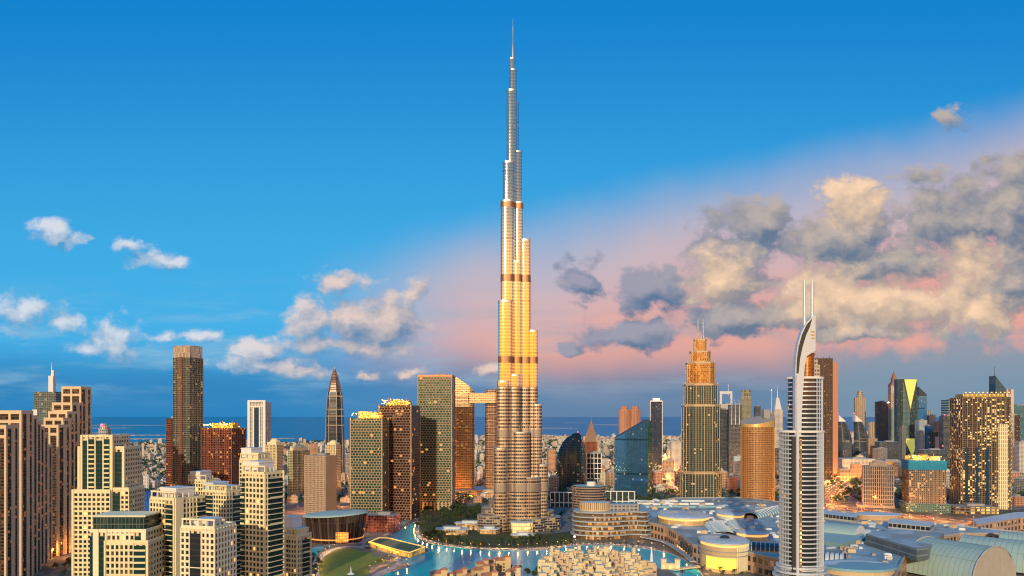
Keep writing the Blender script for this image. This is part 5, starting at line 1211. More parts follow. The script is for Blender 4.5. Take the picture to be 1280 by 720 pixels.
t, w, d, z1 = tower('podium_block', 'dark podium block with rows of amber lit windows under the gold lit tower', 1186, 1240, 632, 1395, fac('amber_podium', (.10, .085, .08), (.05, .04, .03), cw=9, ch=5.5, mx=.14, my=.16, lit=.5, litc=(1, .55, .14), es=2.4), .6, R(-6), 'podium', band=(5.5, .4, .5, PAVE2))
for i, (a, c, py, Y, lab) in enumerate([(1049, 1090, 573, 2300, 'low white flat roofed station hall beside the highway'), (1092, 1127, 576, 2250, 'low grey hall with amber lit front behind the ribbed block'), (838, 852, 552, 2500, 'white apartment slab beside the slim blue tower'), (850, 860, 546, 2700, 'rose apartment slab close to the art deco tower'), (828, 842, 575, 2150, 'sandy block by the orange lit road'), (1150, 1180, 562, 2500, 'low dark hall beyond the turquoise netting'), (1084, 1096, 548, 2900, 'tan block between the sail towers and dark slab'), (1096, 1122, 552, 2800, 'dark glass podium below the dark slab tower')]):
    tower('city_block', lab, a, c, py, Y, [white_t, fac('amber_hall', (.3, .24, .18), (.5, .3, .1), cw=6, ch=9, mx=.1, my=.2, lit=.8, litc=(1, .6, .1), es=1.6), white_t, pink_t, tan_t, slate, tan_t, slate][i], .6, R(-6), 'city block', roof=ROOFW)

# ------------------------------------------------------------------ buildings round the foot of the skyscraper
Y = 1330.0
t = thing('office_building', 'oval banded office building with a white drum on its teal roof', 'office building', (X(736, Y), Y, 0), R(-12)); ky = Y/F
o_ = ell(20.5*ky, 17*ky, 36); z1 = Zp(607, Y)
b = MB(); b.prism(o_, 0, z1, 0, 1, sm=True); b.build('facade', [fac('band_glass', (.05, .05, .05), (.03, .035, .04), cw=3, ch=4.6, lit=.08), ROOFT], t)
b = MB(); z = 4
while z < z1 + 1: b.prism(grow(o_, 1.2), z - 1.3, z + .7, 0, bottom=True); z += 4.6
b.build('floor_trim', std('rose_band', (.34, .24, .20), .6), t)
b = MB(); b.prism(ell(8, 8, 24, 4, 2), z1 + .02, z1 + 7, 0); b.build('roof_drum', WHITEW, t)
# curving balconied building by the lake
Y = 1085.0
t = thing('lakeside_hotel', 'curving pale building of stacked wavy balconies along the lake shore', 'hotel', (X(760, Y), Y, 0)); ox = t.location.x
plan = smooth_line([(X(p, yy) - ox, yy - Y) for p, yy in [(719, 1135), (716, 1112), (722, 1094), (740, 1084), (760, 1083), (778, 1092), (792, 1098), (808, 1094), (812, 1130), (790, 1150), (750, 1156), (728, 1150), (719, 1135)]], 4)[:-1]
lobf = fac('amber_storeys', (.16, .11, .08), (.12, .08, .05), cw=3.4, ch=7, mx=.06, my=.08, lit=.24, litc=(1, .42, .08), es=2.2, gmet=0)
inset = [(x*.965, y*.93 + 4) for x, y in plan]
b = MB(); b.prism(inset, 0, 40, 0, 1); b.build('facade', [lobf, ROOFB], t)
b = MB()
for i in range(6):
    z = 6.6*(i+1); e = 1.0 + .015*(5 - i); o2 = [(x*e + 1.5*math.sin(i*1.3), (y - 35)*e + 35) for x, y in plan]; b.prism(o2, z - .7, z + .9, 0, bottom=True, sm=True)
b.build('balcony_trim', std('pale_balcony', (.36, .43, .48), .5), t)
b = MB(); b.prism(ell(23, 15, 32, X(746, Y)-ox, 26), 40.02, 53, 0, 1, sm=True); b.build('roof_drum', [fac('drum_fins', (.66, .50, .28), (.46, .30, .14), cw=3, ch=14, mx=.25, my=.04, lit=.0), ROOFW], t)
b = MB(); b.box(X(783, Y)-ox, 30, 44, 22, 40.02, 50, 0, 1); b.build('roof_wing', [fac('grey_wing', (.34, .33, .33), (.12, .12, .13), cw=6, ch=5, lit=.05), ROOFB], t)
bulbs(t, [(X(715 + 3, Y)-ox, -2, 5)], LAMPC, 'flood_lamp', 1.6)
# white portal colonnades behind
for i, (a, c, Y, lab) in enumerate([(688, 716, 1480, 'low white framed colonnade beside the tall skyscraper'), (756, 793, 1500, 'low white framed colonnade below the blue glass wedge')]):
    t = thing('office_block', lab, 'office block', (X((a+c)/2, Y), Y, 0), R(-4)); w = (c-a)*Y/F; z1 = 30
    b = MB(); b.box(0, 12, w - 2, 22, 0, z1 - 2, 0, 1); b.build('facade', [teal_g, ROOFB], t)
    b = MB()
    n = 6
    for q in range(n): b.box(-w/2 + w*q/(n-1), 0, 1.8, 3, 0, z1 - 1.5, 0)
    b.box(0, 0, w + 2, 3.4, z1 - 1.49, z1, 0); b.box(0, -.2, w, 3.1, 8, 10, 0); b.build('frame', WHITEW, t)
# ------------------------------------------------------------------ the shopping mall and its roofs
ml = thing('shopping_mall', 'sprawling shopping mall with blue grey roofs, oval skylights and stone rotundas by the lake', 'shopping mall', (0, 0, 0))
def Q(px, py, z): return G(px, py, z)
HM = 22.0
outl = [Q(x, y, HM) for x, y in [(804, 652), (818, 655), (833, 659), (852, 669), (866, 681), (900, 690), (935, 691), (975, 700), (1030, 712), (1040, 735), (1112, 735), (1128, 700), (1150, 676), (1200, 667), (1300, 668), (1180, 656), (1100, 646), (1035, 637), (975, 628), (930, 622), (840, 623), (800, 631)]]
mallw = fac('mall_stone', (.48, .32, .22), (.07, .06, .055), cw=9, ch=11, mx=.2, my=.22, lit=.16, litc=(1, .55, .2), es=1.2)
rm = bpy.data.materials.new('mall_roof'); rm.use_nodes = True; k = NT(rm.node_tree); pb = rm.node_tree.nodes['Principled BSDF']; tc = k.node('ShaderNodeTexCoord')
vo = k.node('ShaderNodeTexVoronoi'); vo.distance = 'CHEBYCHEV'; k.put(vo.inputs['Vector'], tc.outputs['Object']); vo.inputs['Scale'].default_value = .03
c1 = k.sep(vo.outputs['Color']); nn = k.noise(tc.outputs['Object'], .08, 6, .6)
col = k.mix(c1[0], (.22, .36, .40), (.58, .68, .70)); col = k.mix(k.m('MULTIPLY', k.m('GREATER_THAN', c1[1], .72), .7), col, (.30, .24, .19)); col = k.mix(k.m('MULTIPLY', nn, .4), col, (.12, .15, .17))
ox_, oy_, _z = k.sep(k.vm('MULTIPLY', k.vm('ADD', tc.outputs['Object'], k.comb(0, 0, 0)), (.2, .11, 0)))
seam = k.m('MAXIMUM', k.m('LESS_THAN', k.m('FRACT', k.m('ADD', ox_, k.m('MULTIPLY', oy_, .35))), .09), k.m('LESS_THAN', k.m('FRACT', k.m('SUBTRACT', oy_, k.m('MULTIPLY', ox_, .18))), .06))
col = k.mix(k.m('MULTIPLY', seam, k.m('MULTIPLY', c1[2], .9)), col, (.66, .70, .70))
dirt = k.ramp(k.noise(tc.outputs['Object'], .03, 8, .7), .5, .62); col = k.mix(k.m('MULTIPLY', dirt, .35), col, (.10, .11, .11))
k.put(pb.inputs['Base Color'], col); pb.inputs['Roughness'].default_value = .55
b = MB(); b.prism(outl, 0, HM, 0, 1); b.build('main_hall', [mallw, rm], ml)
b = MB(); L_, R_ = ribbon(outl + [outl[0]], 1.4)
for i in range(len(L_)-1): b.prism([R_[i], R_[i+1], L_[i+1], L_[i]], HM - .4, HM + 1.6, 0)
b.build('parapet', PAVE2, ml)
COVE = std('amber_cove_light', (.8, .5, .2), .6, var=0, emit=(1, .55, .14), es=.9)
def oval_roof(px, py, z, rx, ry_px, z0, wall, roof, dome=2.0, lip=1.5):
    x, y = Q(px, py, z); kx = y/F; a_ = rx*kx; b_ = ry_px*y*y/(F*(HC - z))
    b = MB(); b.prism(ell(a_, b_, 40, x, y), z0, z, 0, 1, sm=True); b.build('rotunda', [wall, roof], ml)
    b = MB(); b.prism(ell(a_ + lip, b_ + lip, 40, x, y), z + .02, z + 1.3, 0, bottom=True, sm=True)
    b.dome(x, y, z + 1.32, a_*.97, b_*.97, dome, 0, 40, 4); b.build('oval_roof', roof, ml)
    b = MB()
    for q in range(28):
        t_ = 2*math.pi*q/28; b.tube([(x + a_*.96*math.cos(t_)*e, y + b_*.96*math.sin(t_)*e, z + 1.45 + dome*math.sqrt(max(0, 1 - e*e*.94))) for e in (.2, .5, .8, .98)], .22, 3)
    b.build('roof_seam', PAVE2, ml)
    b = MB(); rows = [[(x + (a_ + .25)*math.cos(R(180 + g_*6)), y + (b_ + .25)*math.sin(R(180 + g_*6)), zz) for g_ in range(31)] for zz in (z - 3.4, z - .6)]; b.grid(rows, 0, True); b.build('cove_light', COVE, ml)
    return x, y, a_, b_
ROOFP = std('pearl_roof', (.56, .64, .70), .45, .1, var=.1, scale=.05)
oval_roof(854, 643.5, 32, 31, 5.2, HM + .02, fac('amber_cove', (.6, .42, .2), (.6, .4, .2), cw=20, ch=20, lit=0), ROOFP, 3)
oval_roof(940, 665, 30, 19, 3.4, HM + .02, SAND, ROOFP, 2)
oval_roof(912, 641, 29, 16, 3.6, HM + .02, WHITEW, ROOFP, 3)
rx, ry, ra, rb = oval_roof(904.5, 675, 33, 28.5, 6.3, 0, std('cream_rotunda', (.62, .45, .24), .7), ROOFP, 2.5)
# rotunda ribs, its big glowing screen and dark lantern
b = MB()
for q in range(26):
    t_ = R(-78 + q*5.2); b.box(rx + (ra+.3)*math.cos(t_), ry + (rb+.3)*math.sin(t_), 1.1, 1.2, 2, 31, rot=t_)
b.build('rotunda_rib', CREAML, ml)
b = MB(); rows = []
for z in (4.5, 17.5): rows.append([(rx + (ra + 1.4)*math.cos(R(-152 + q*3.5)), ry + (rb + 1.4)*math.sin(R(-152 + q*3.5)), z) for q in range(21)])
b.grid(rows, 0, True); rows2 = [[(rx + (ra + .7)*math.cos(R(-152 + q*3.5)), ry + (rb + .7)*math.sin(R(-152 + q*3.5)), z) for q in range(21)] for z in (17.5, 4.5)]; b.grid(rows2, 0, True)
b.build('glowing_screen', LITY, ml)
b = MB(); b.dome(*Q(906, 673, 36), 36, 6, 6, 4, 0, 16, 4); b.build('roof_lantern', DARK, ml)
b = MB()
for z in (19, 24):
    b.prism(ell(ra + 1.8, rb + 1.8, 40, rx, ry), z, z + .9, 0, bottom=True, sm=True)
b.build('rotunda_trim', PAVE2, ml)
# stone front along the lake: lit shop windows and dark bays
def bays(px0, py0, px1, py1, n, w, h, z, mat, name='window'):
    a = Vector(Q(px0, py0, z)); c = Vector(Q(px1, py1, z)); d = (c - a); ang = math.atan2(d.y, d.x)
    for q in range(n):
        p = a + d*((q+.5)/n); bb = MB(); bb.box(0, 0, w, 1.6, -h/2, h/2); me = PANES.get((name, w, h, mat.name)) or bb.mesh(name, mat); PANES[(name, w, h, mat.name)] = me
        inst(me, name, ml, (p.x, p.y, z), ang)
bays(806, 659, 829, 664, 2, 12, 8, 13, LITY, 'lit_window')
bays(850, 679.5, 865, 693, 5, 7, 8, 12, DKGLASS)
bays(804, 663, 833, 671, 9, 4.5, 4, 4, LITP, 'lit_window')
bays(836, 673, 866, 699, 11, 4.5, 4, 4, LITP, 'lit_window')
bays(938, 707, 978, 716, 9, 4.5, 4, 4, LITP, 'lit_window')
bays(940, 697, 978, 707, 5, 6, 8, 13, DKGLASS)
b = MB()
for (pts, z) in [([(803, 671), (818, 674), (832, 678), (852, 690), (866, 702)], 6.5), ([(803, 664), (818, 667), (834, 672), (852, 683), (866, 697)], 3.2)]:
    L_, R_ = ribbon(smooth_line([Q(x, y, z) for x, y in pts], 3), 7)
    for i in range(len(L_)-1): b.prism([R_[i], R_[i+1], L_[i+1], L_[i]], z - .7, z + .7, 0, bottom=True)
b.build('terrace', PAVE2, ml)
b = MB(); p = Q(836, 664, 12)
for q in range(3): b.box(p[0] + q*6, p[1] - q*3, 3, 3.5, 0, 27, 0)
b.build('stone_pier', SAND, ml)
# barrel roofs with ribs
def barrel(px0, py0, px1, py1, z, wid, rise, mat, ribm=None, nr=8, name='barrel_roof', end=None, parent=None, wallm=None):
    a = Vector(Q(px0, py0, z + rise)); c = Vector(Q(px1, py1, z + rise)); d = (c - a).normalized(); n = Vector((-d.y, d.x)); L = (c-a).length
    b = MB(); sec = [(math.cos(math.pi*j/18)*wid/2, math.sin(math.pi*j/18)*rise) for j in range(19)]
    rows = [[(a.x + d.x*s + n.x*u, a.y + d.y*s + n.y*u, z + v) for u, v in sec] for s in (0, L*.25, L*.5, L*.75, L)]
    b.grid(rows, 0, True)
    b.build(name, mat, parent or ml)
    if end:
        b = MB()
        for s in (0, L):
            i = b.add([(a.x + d.x*s + n.x*u, a.y + d.y*s + n.y*u, z + v) for u, v in sec]); b.face(tuple(range(i, i+19)), [(u, v) for u, v in sec])
        b.build('gable', end, parent or ml)
    if ribm:
        b = MB()
        for q in range(nr + 1): b.tube([(a.x + d.x*L*q/nr + n.x*u*1.01, a.y + d.y*L*q/nr + n.y*u*1.01, z + v*1.02 + .1) for u, v in sec], .55, 4)
        b.build('roof_rib', ribm, parent or ml)
    return a, c, d, n, L
barrel(938, 641, 975, 632, HM + .02, 26, 8, ROOFB, WHITEW, 12)
barrel(940, 677, 974, 679, HM + .02, 26, 9, DKGLASS, ROOFP, 6)
barrel(893, 652, 905, 664, HM + .02, 30, 5, ROOFB, ROOFP, 10)
barrel(918, 650, 926, 662, HM + .02, 24, 5, ROOFT, ROOFP, 9)
barrel(1020, 652, 1075, 657, HM + .02, 50, 15, ROOFT, None, 8, end=WHITEW)
barrel(1032, 690, 1056, 692, HM + .02, 20, 8, ROOFP, DARK, 4, end=DKGLASS)
# stripes of plant and skylights on the flat roof
pr = random.Random(11)
for q in range(9):
    x, y = Q(800 + q*11, 626 + (q % 3)*3.6, HM + 1.5); b = MB(); b.box(0, 0, 42, 4, 0, 3.0); inst(b.mesh('skylight', [ROOFP, WHITEW, ROOFB][q % 3]), 'skylight', ml, (x, y, HM + .03), R(-25 + q*3))
units = []
for (m, w, d, h) in [(STEEL, 5, 4, 2.6), (WHITEW, 8, 5, 3.2), (ROOFP, 12, 4, 2.2), (ROOFG, 4, 4, 3), (SAND, 9, 7, 4.5)]:
    b = MB(); b.box(0, 0, w, d, 0, h*.8); b.box(0, 0, w*.8, d*.8, h*.8 + .01, h); units.append(b.mesh('roof_unit', m))
for q in range(330):
    px = pr.uniform(806, 1285); lo = 625 + max(0, px - 930)*.118; hi = 640 + max(0, px - 830)*.62 if px < 935 else 662 + (px - 935)*.28
    py = pr.uniform(lo, min(hi, 716))
    if px > 1112 and py > 664: continue
    x, y = Q(px, py, HM)
    inst(pr.choice(units), 'roof_unit', ml, (x, y, HM + .02), R(pr.choice((-20, -8, 25, 70))))
for q in range(34):
    px = pr.uniform(830, 1110); lo = 627 + max(0, px - 930)*.118; py = pr.uniform(lo + 2, lo + 34); x, y = Q(px, py, HM); L = pr.uniform(18, 46); b = MB(); n_ = int(L/3)
    for r_i in range(n_): b.box(-L/2 + r_i*3 + 1.5, 0, 1.6, pr.choice((5, 8)), 0, 1.5)
    b.box(0, 0, L, 9, -.5, .4); inst(b.mesh('skylight', [ROOFP, WHITEW, PAVE2][q % 3]), 'skylight', ml, (x, y, HM + .6), R(pr.choice((-24, -10, 30, 62))))
# dark-sided flat block on the roof, white edged halls further back
def slab_hall(pxs, z, h, mat, roof, name='hall'):
    o = [Q(x, y, z + h) for x, y in pxs]; b = MB(); b.prism(o, z, z + h, 0, 1); b.build(name, [mat, roof], ml)
louv = fac('dark_louvres', (.20, .26, .29), (.025, .03, .035), cw=1.8, ch=7, mx=.22, my=.1, lit=0)
slab_hall([(1082, 667), (1110, 660), (1180, 666), (1160, 684), (1146, 686)], HM + .02, 14, louv, rm)
slab_hall([(1030, 663), (1080, 667), (1082, 672), (1052, 680), (1030, 676)], HM + .03, 5, std('teal_wall', (.22, .36, .35), .7), ROOFT)
slab_hall([(1018, 636), (1074, 643), (1070, 647), (1018, 641)], HM + .04, 8, fac('dark_hall', (.42, .42, .40), (.03, .035, .04), cw=6, ch=8, mx=.08, my=.2, lit=.03), ROOFW)
slab_hall([(1112, 648), (1168, 653), (1162, 658), (1110, 653)], HM + .05, 9, fac('dark_hall', (.42, .42, .40), (.03, .035, .04), cw=6, ch=8, mx=.08, my=.2, lit=.03), ROOFW)
x, y = Q(1097, 642, 30); b = MB(); b.prism(ell(34, 20, 32, x, y), HM + .02, 29, 0, 1, sm=True); b.prism(ell(36, 21.5, 32, x, y), 29.01, 30, 1, bottom=True, sm=True); b.build('rotunda', [std('amber_stone', (.56, .36, .2), .7), ROOFP], ml)
x, y = Q(1072, 705, 30); b = MB(); b.prism(ell(36, 26, 40, x, y), HM - 10, 27, 0, 1, sm=True); b.prism(ell(38, 28, 40, x, y), 27.01, 29.5, 1, bottom=True, sm=True); b.build('rotunda', [SAND, ROOFB], ml)
b = MB(); b.grid([[(x + 38*math.cos(R(a))*e, y + 26*math.sin(R(a))*e*.9, 29.7) for a in range(20, 200, 12)] for e in (.55, .95)], 0, False); b.build('roof_swirl', std('swirl_white', (.62, .66, .66), .6), ml)
# three great barrel vaults with stone gables
vh = thing('vaulted_hall', 'row of three pale teal barrel vaults with stone arched gables', 'vaulted hall', (0, 0, 0))
for i, (p0, y0, p1, y1, w, rise) in enumerate([(1157, 671.5, 1243, 684, 84, 36), (1205, 668.5, 1310, 679, 70, 32), (1250, 664, 1330, 670, 60, 28)]):
    a, c, d, n, L = barrel(p0, y0, p1, y1, 3.0 + .05*i, w, rise, ROOFT, None, 6, 'vault', std('gable_stone', (.44, .40, .34), .8), vh)
    b = MB()
    for q in range(1, 14): b.tube([(a.x + d.x*L*q/14 + n.x*math.cos(math.pi*j/18)*(w/2 + .1), a.y + d.y*L*q/14 + n.y*math.cos(math.pi*j/18)*(w/2 + .1), 3.1 + math.sin(math.pi*j/18)*(rise + .1)) for j in range(19)], .16, 3)
    for j in (4, 7, 9, 11, 14): b.tube([(a.x + d.x*s_ + n.x*math.cos(math.pi*j/18)*(w/2 + .1), a.y + d.y*s_ + n.y*math.cos(math.pi*j/18)*(w/2 + .1), 3.1 + math.sin(math.pi*j/18)*(rise + .1)) for s_ in (0, L)], .16, 3)
    b.build('vault_seam', std('seam_teal', (.20, .30, .30), .6), vh)
    b = MB(); sec = [(math.cos(math.pi*j/18)*(w/2 + .6), math.sin(math.pi*j/18)*(rise + .6)) for j in range(19)]
    for s in (0, L): b.tube([(a.x + d.x*s + n.x*u, a.y + d.y*s + n.y*u, 3 + v) for u, v in sec], 1.0, 6)
    b.build('vault_edge', PAVE2, vh)
# long white roofed link building
t = thing('link_building', 'long stone link building with a flat white roof beside the amber lit podium', 'link building', (0, 0, 0))
o = [Q(x, y, 20) for x, y in [(1216, 649), (1270, 640), (1296, 640), (1296, 646), (1275, 647), (1222, 656)]]; b = MB(); b.prism(o, 0, 20, 0, 1); b.build('wall', [fac('link_stone', (.46, .31, .22), (.12, .08, .06), cw=12, ch=10, mx=.25, my=.2, lit=.15), ROOFP], t)

# ------------------------------------------------------------------ old town island: stone houses
hr = random.Random(21)
wmats = [std('wheat_stone', (.76, .58, .33), .85, var=.15, scale=.2), std('rose_wheat_stone', (.70, .50, .31), .85, var=.15, scale=.2), std('pale_wheat_stone', (.80, .66, .42), .85, var=.15, scale=.2)]
WINM = [DKGLASS, PANEL, LITP]
protos = []
def arch_pane(w, h, m=DKGLASS):
    key = ('arch', w, h, m.name)
    if key not in PANES:
        b = MB(); o = [(-w/2, -h/2), (w/2, -h/2)] + [(w/2*math.cos(math.pi*j/6), h/2 - w/2 + w/2*math.sin(math.pi*j/6)) for j in range(7)]
        vplate(o, -.15, .15, b); PANES[key] = b.mesh('window', m)
    return PANES[key]
def stone_house(i):
    w, d, h = hr.uniform(11, 18), hr.uniform(10, 15), hr.choice((9.5, 13, 16.5, 16.5, 20))
    t = thing('stone_house', 'flat roofed wheat coloured stone house in the dense island quarter', 'house', (0, 0, 0), 0, 'stone houses of the lake island quarter')
    m = wmats[i % 3]; b = MB(); b.box(0, 0, w, d, 0, h, 0)
    wx, hx = w*hr.uniform(.35, .55), h + hr.choice((3.2, 3.4, 5.5)); sx = hr.choice((-1, 1)); b.box(sx*(w - wx)/2*.96, d*.15, wx, d*.6, h + .01, hx, 0)
    for (cx, cy, ww, dd) in [(0, -d/2 + .25, w, .5), (0, d/2 - .25, w, .5), (-w/2 + .25, 0, .5, d - 1.02), (w/2 - .25, 0, .5, d - 1.02)]: b.box(cx, cy, ww + .1, dd + .1, h - .4, h + 1.0, 0)
    for q in range(int(w/2.2)): b.box(-w/2 + 1 + q*2.2, -d/2 + .2, .9, .62, h + 1.01, h + 1.6, 0)
    b.box(w*.2, -d/2 - .8, w*.36, 1.8, h*.35, h*.35 + .9, 0); b.box(-w*.3, -d/2 - .6, 1.2, 1.4, 0, h*.8, 0)
    b.build('wall', m, t)
    b = MB(); b.box(0, 0, w - 1.2, d - 1.2, h + .02, h + .12); b.build('roof', [std('roof_terrace', (.60, .44, .29), .9, var=.3), std('rosy_roof_terrace', (.50, .27, .17), .9, var=.3)][i % 3 == 1], t)
    nfl = int(h/3.4)
    for f in range(nfl):
        for q in range(int(w/3.4)):
            x = -w/2 + 1.9 + q*3.3
            if hr.random() < .8: inst(arch_pane(1.6, 2.5, LITP if hr.random() < .12 else DKGLASS), 'window', t, (x, -d/2 - .03, 1.9 + f*3.4), 0)
        for q in range(int(d/4)):
            if hr.random() < .7: inst(arch_pane(1.6, 2.5), 'window', t, (-w/2 - .03, -d/2 + 2.2 + q*3.8, 1.9 + f*3.4), R(-90)); 
            if hr.random() < .7: inst(arch_pane(1.6, 2.5), 'window', t, (w/2 + .03, -d/2 + 2.2 + q*3.8, 1.9 + f*3.4), R(90))
    if i % 2 == 0:
        b = MB(); b.box(-sx*w*.3, d*.1, 3.4, 3.4, h + .03, h + 6.5, 0); b.box(-sx*w*.3, d*.1, 3.8, 3.8, h + 6.51, h + 7.1, 0); tw = b.build('wind_tower', m, t)
    return t
protos = [stone_house(i) for i in range(6)]
spots = []
for row in range(6):
    py = 707 + row*8.0
    for cix in range(12):
        px = 683 + cix*11.6 + (row % 2)*4 + hr.uniform(-1.5, 1.5)
        if px > 808 + row*2.5 - (14 if row == 0 else 0) or (row == 0 and px < 690): continue
        spots.append((px, py + hr.uniform(-1.5, 1.5) + (max(0, px - 775)*.16 if row < 2 else 0)))
isl = [G(x, y) for x, y in [(676, 750), (677, 709), (684, 702), (700, 698.5), (730, 696.5), (760, 697), (786, 700), (806, 705), (818, 711), (838, 714), (846, 720), (850, 750)]]
b = MB(); b.prism(isl, -.5, .8, 0); b.build('island', PAVE, kind='structure')
used = set()
for i, (px, py) in enumerate(spots):
    x, y = G(px, py, .8); p = i % 6; a = R(hr.choice((-12, 4, 12, 80, -70)) + hr.uniform(-4, 4))
    if p not in used: used.add(p); protos[p].location = (x, y, .8); protos[p].rotation_euler = (0, 0, R(hr.uniform(-14, 14)))
    else: dup(protos[p], (x, y, .8), a if hr.random() < .35 else R(hr.uniform(-16, 16)))
# bridge gate with lit arches
t = thing('bridge_gate', 'small lit stone gatehouse on the foot bridge over the lake', 'gatehouse', (*G(838, 712), .8), R(-8))
b = MB()
for x in (-8, 8): b.box(x, 0, 6, 7, 0, 11); b.box(x, 0, 6.8, 7.8, 11.01, 12)
b.box(0, 0, 10, 5, 0, 7); b.build('wall', wmats[2], t)
b = MB(); b.box(0, -2.6, 4, .4, 0, 5); b.box(-8, -3.6, 2, .3, 1, 5); b.box(8, -3.6, 2, .3, 1, 5); b.build('arch', LITP, t)
strip('foot_bridge', smooth_line([G(842, 714), G(856, 711.5), G(874, 709.5)], 3), 8, 2.2, wmats[2], z0=.9)

# red roofed houses
def villa(i):
    w, d, h = hr.uniform(11, 17), hr.uniform(10, 13), hr.choice((10, 13, 16))
    t = thing('tiled_house', 'cream house with terracotta hip roof on the lake shore', 'house', (0, 0, 0), 0, 'terracotta roofed houses by the lake')
    b = MB(); b.box(0, 0, w, d, 0, h); b.box(w*.35, -d*.35, w*.4, d*.5, 0, h + 4); b.build('wall', [std('warm_render', (.70, .52, .28), .8), wmats[2]][i % 2], t)
    b = MB(); e = 1.0
    for (cx, cy, ww, dd, z, hh) in [(0, 0, w, d, h, 3.2), (w*.35, -d*.35, w*.4, d*.5, h + 4, 2.4)]:
        base = rect(ww + 2*e, dd + 2*e, cx, cy); rl = max(.4, (ww - dd)/2); i0 = b.add([(x, y, z + .02) for x, y in base]); j0 = b.add([(cx - rl, cy, z + hh), (cx + rl, cy, z + hh)])
        b.face((i0, i0+1, j0+1, j0)); b.face((i0+1, i0+2, j0+1)); b.face((i0+2, i0+3, j0, j0+1)); b.face((i0+3, i0, j0)); b.face((i0+3, i0+2, i0+1, i0))
    b.build('roof', TERRA, t)
    for f in range(int(h/3.4)):
        for q in range(int(w/3.6)):
            if hr.random() < .75: inst(arch_pane(1.6, 2.5), 'window', t, (-w/2 + 2 + q*3.4, -d/2 - .03, 1.9 + f*3.4), 0)
        for q in range(2): inst(arch_pane(1.6, 2.5), 'window', t, (w/2 + .03, -d/4 + q*4.5, 1.9 + f*3.4), R(90))
    return t
vp = [villa(i) for i in range(4)]
isl2 = [G(x, y) for x, y in [(500, 752), (515, 732), (545, 726), (570, 721), (594, 713), (605, 709), (630, 707), (646, 712), (652, 726), (655, 752)]]
b = MB(); b.prism(isl2, -.5, .7, 0); b.build('island', PAVE, kind='structure')
VS = [(x_, y_ + 8) for x_, y_ in [(602, 710), (616, 704), (628, 709), (642, 716), (614, 716), (630, 722), (600, 722), (588, 719), (575, 722), (562, 724), (548, 727), (534, 730), (580, 731), (596, 734), (612, 730), (640, 731), (520, 736), (556, 737), (626, 738)]]
for i, (px, py) in enumerate(VS):
    x, y = G(px, py, .7); o = vp[i] if i < 4 else dup(vp[i % 4], (0, 0, 0)); o.location = (x, y, .7); o.rotation_euler = (0, 0, R(hr.uniform(-25, 25)))

# golden lit terrace in the lake, low buildings of the wooded point
t = thing('lakeside_pavilion', 'flat roofed pavilion outlined in golden light at the tip of the promenade', 'pavilion', (0, 0, 0))
o = [G(x, y, 7) for x, y in [(462, 677.5), (474, 672.5), (486, 673), (531, 684), (512, 691), (498, 688)]]; b = MB(); b.prism(o, 0, 7, 0, 1)
b.build('wall', [fac('golden_wall', (.6, .42, .16), (.7, .45, .15), cw=4, ch=7, mx=.1, my=.12, lit=.7, litc=(1, .6, .12), es=1.3, gmet=0), std('olive_roof', (.30, .25, .11), .9, var=.3)], t)
L_, R_ = ribbon(o + [o[0]], 1.2); b = MB()
for i in range(len(o)): b.prism([R_[i], R_[i+1], L_[i+1], L_[i]], 7.02, 8.0, 0)
b.build('lit_edge', std('gold_edge_light', (.9, .6, .2), .5, var=0, emit=(1, .6, .12), es=1.0), t)
b = MB()
for q in range(7):
    x, y = G(464 + q*5.2, 678 + q*1.9, 8); b.box(x, y, 9, 2.2, 7.03, 8.6, rot=R(-35))
b.build('roof_light', LITY, t)
for i, (a, c, py, Y, hh) in enumerate([(545, 585, 665, 1140, 10), (570, 606, 659, 1190, 12), (600, 624, 664, 1150, 9), (640, 668, 671, 1115, 5)]):
    t = thing('pavilion', ['low white roofed club pavilion among the trees', 'long stepped pavilion with pale roof behind the club pavilion', 'low terraced pavilion at the foot of the tallest skyscraper', 'small lit pavilion between the skyscraper entrance and the water'][i], 'pavilion', (X((a+c)/2, Y), Y, 0), R(-6)); w = (c-a)*Y/F
    b = MB(); b.prism(rrect(w, 22, 8, 4), 0, hh - 2, 0, 1); b.build('wall', [fac('pavilion_glass', (.4, .3, .2), (.2, .12, .06), cw=4, ch=4, mx=.1, my=.15, lit=.4, litc=(1, .5, .15)), ROOFW], t)
    b = MB(); b.prism(rrect(w + 4, 26, 9, 4), hh - 1.99, hh - 1, 0, bottom=True); b.prism(rrect(w*.6, 14, 6, 4), hh - .99, hh + 2, 0); b.build('roof', ROOFW if i < 2 else ROOFP, t)
t = thing('fountain', 'white fountain jet standing on the lawn', 'fountain', (*G(438.5, 718), .2))
b = MB(); b.tube([(0, 0, .1), (0, 0, 3), (0, 0, 9)], [2.0, .8, .15], 8); b.prism(ell(4, 4, 20), 0, .6, 0); b.build('jet', std('foam_white', (.85, .85, .8), .5, emit=(1, .9, .7), es=.35), t)
t = thing('fountain', 'tall white fountain plume rising from the lake beside the stone quarter', 'fountain', (*G(814.5, 703), .2))
b = MB(); b.tube([(0, 0, .1), (0, 0, 8), (0, 0, 19)], [2.4, 1.6, .4], 8); b.build('plume', std('plume_white', (.85, .88, .9), .7), t)
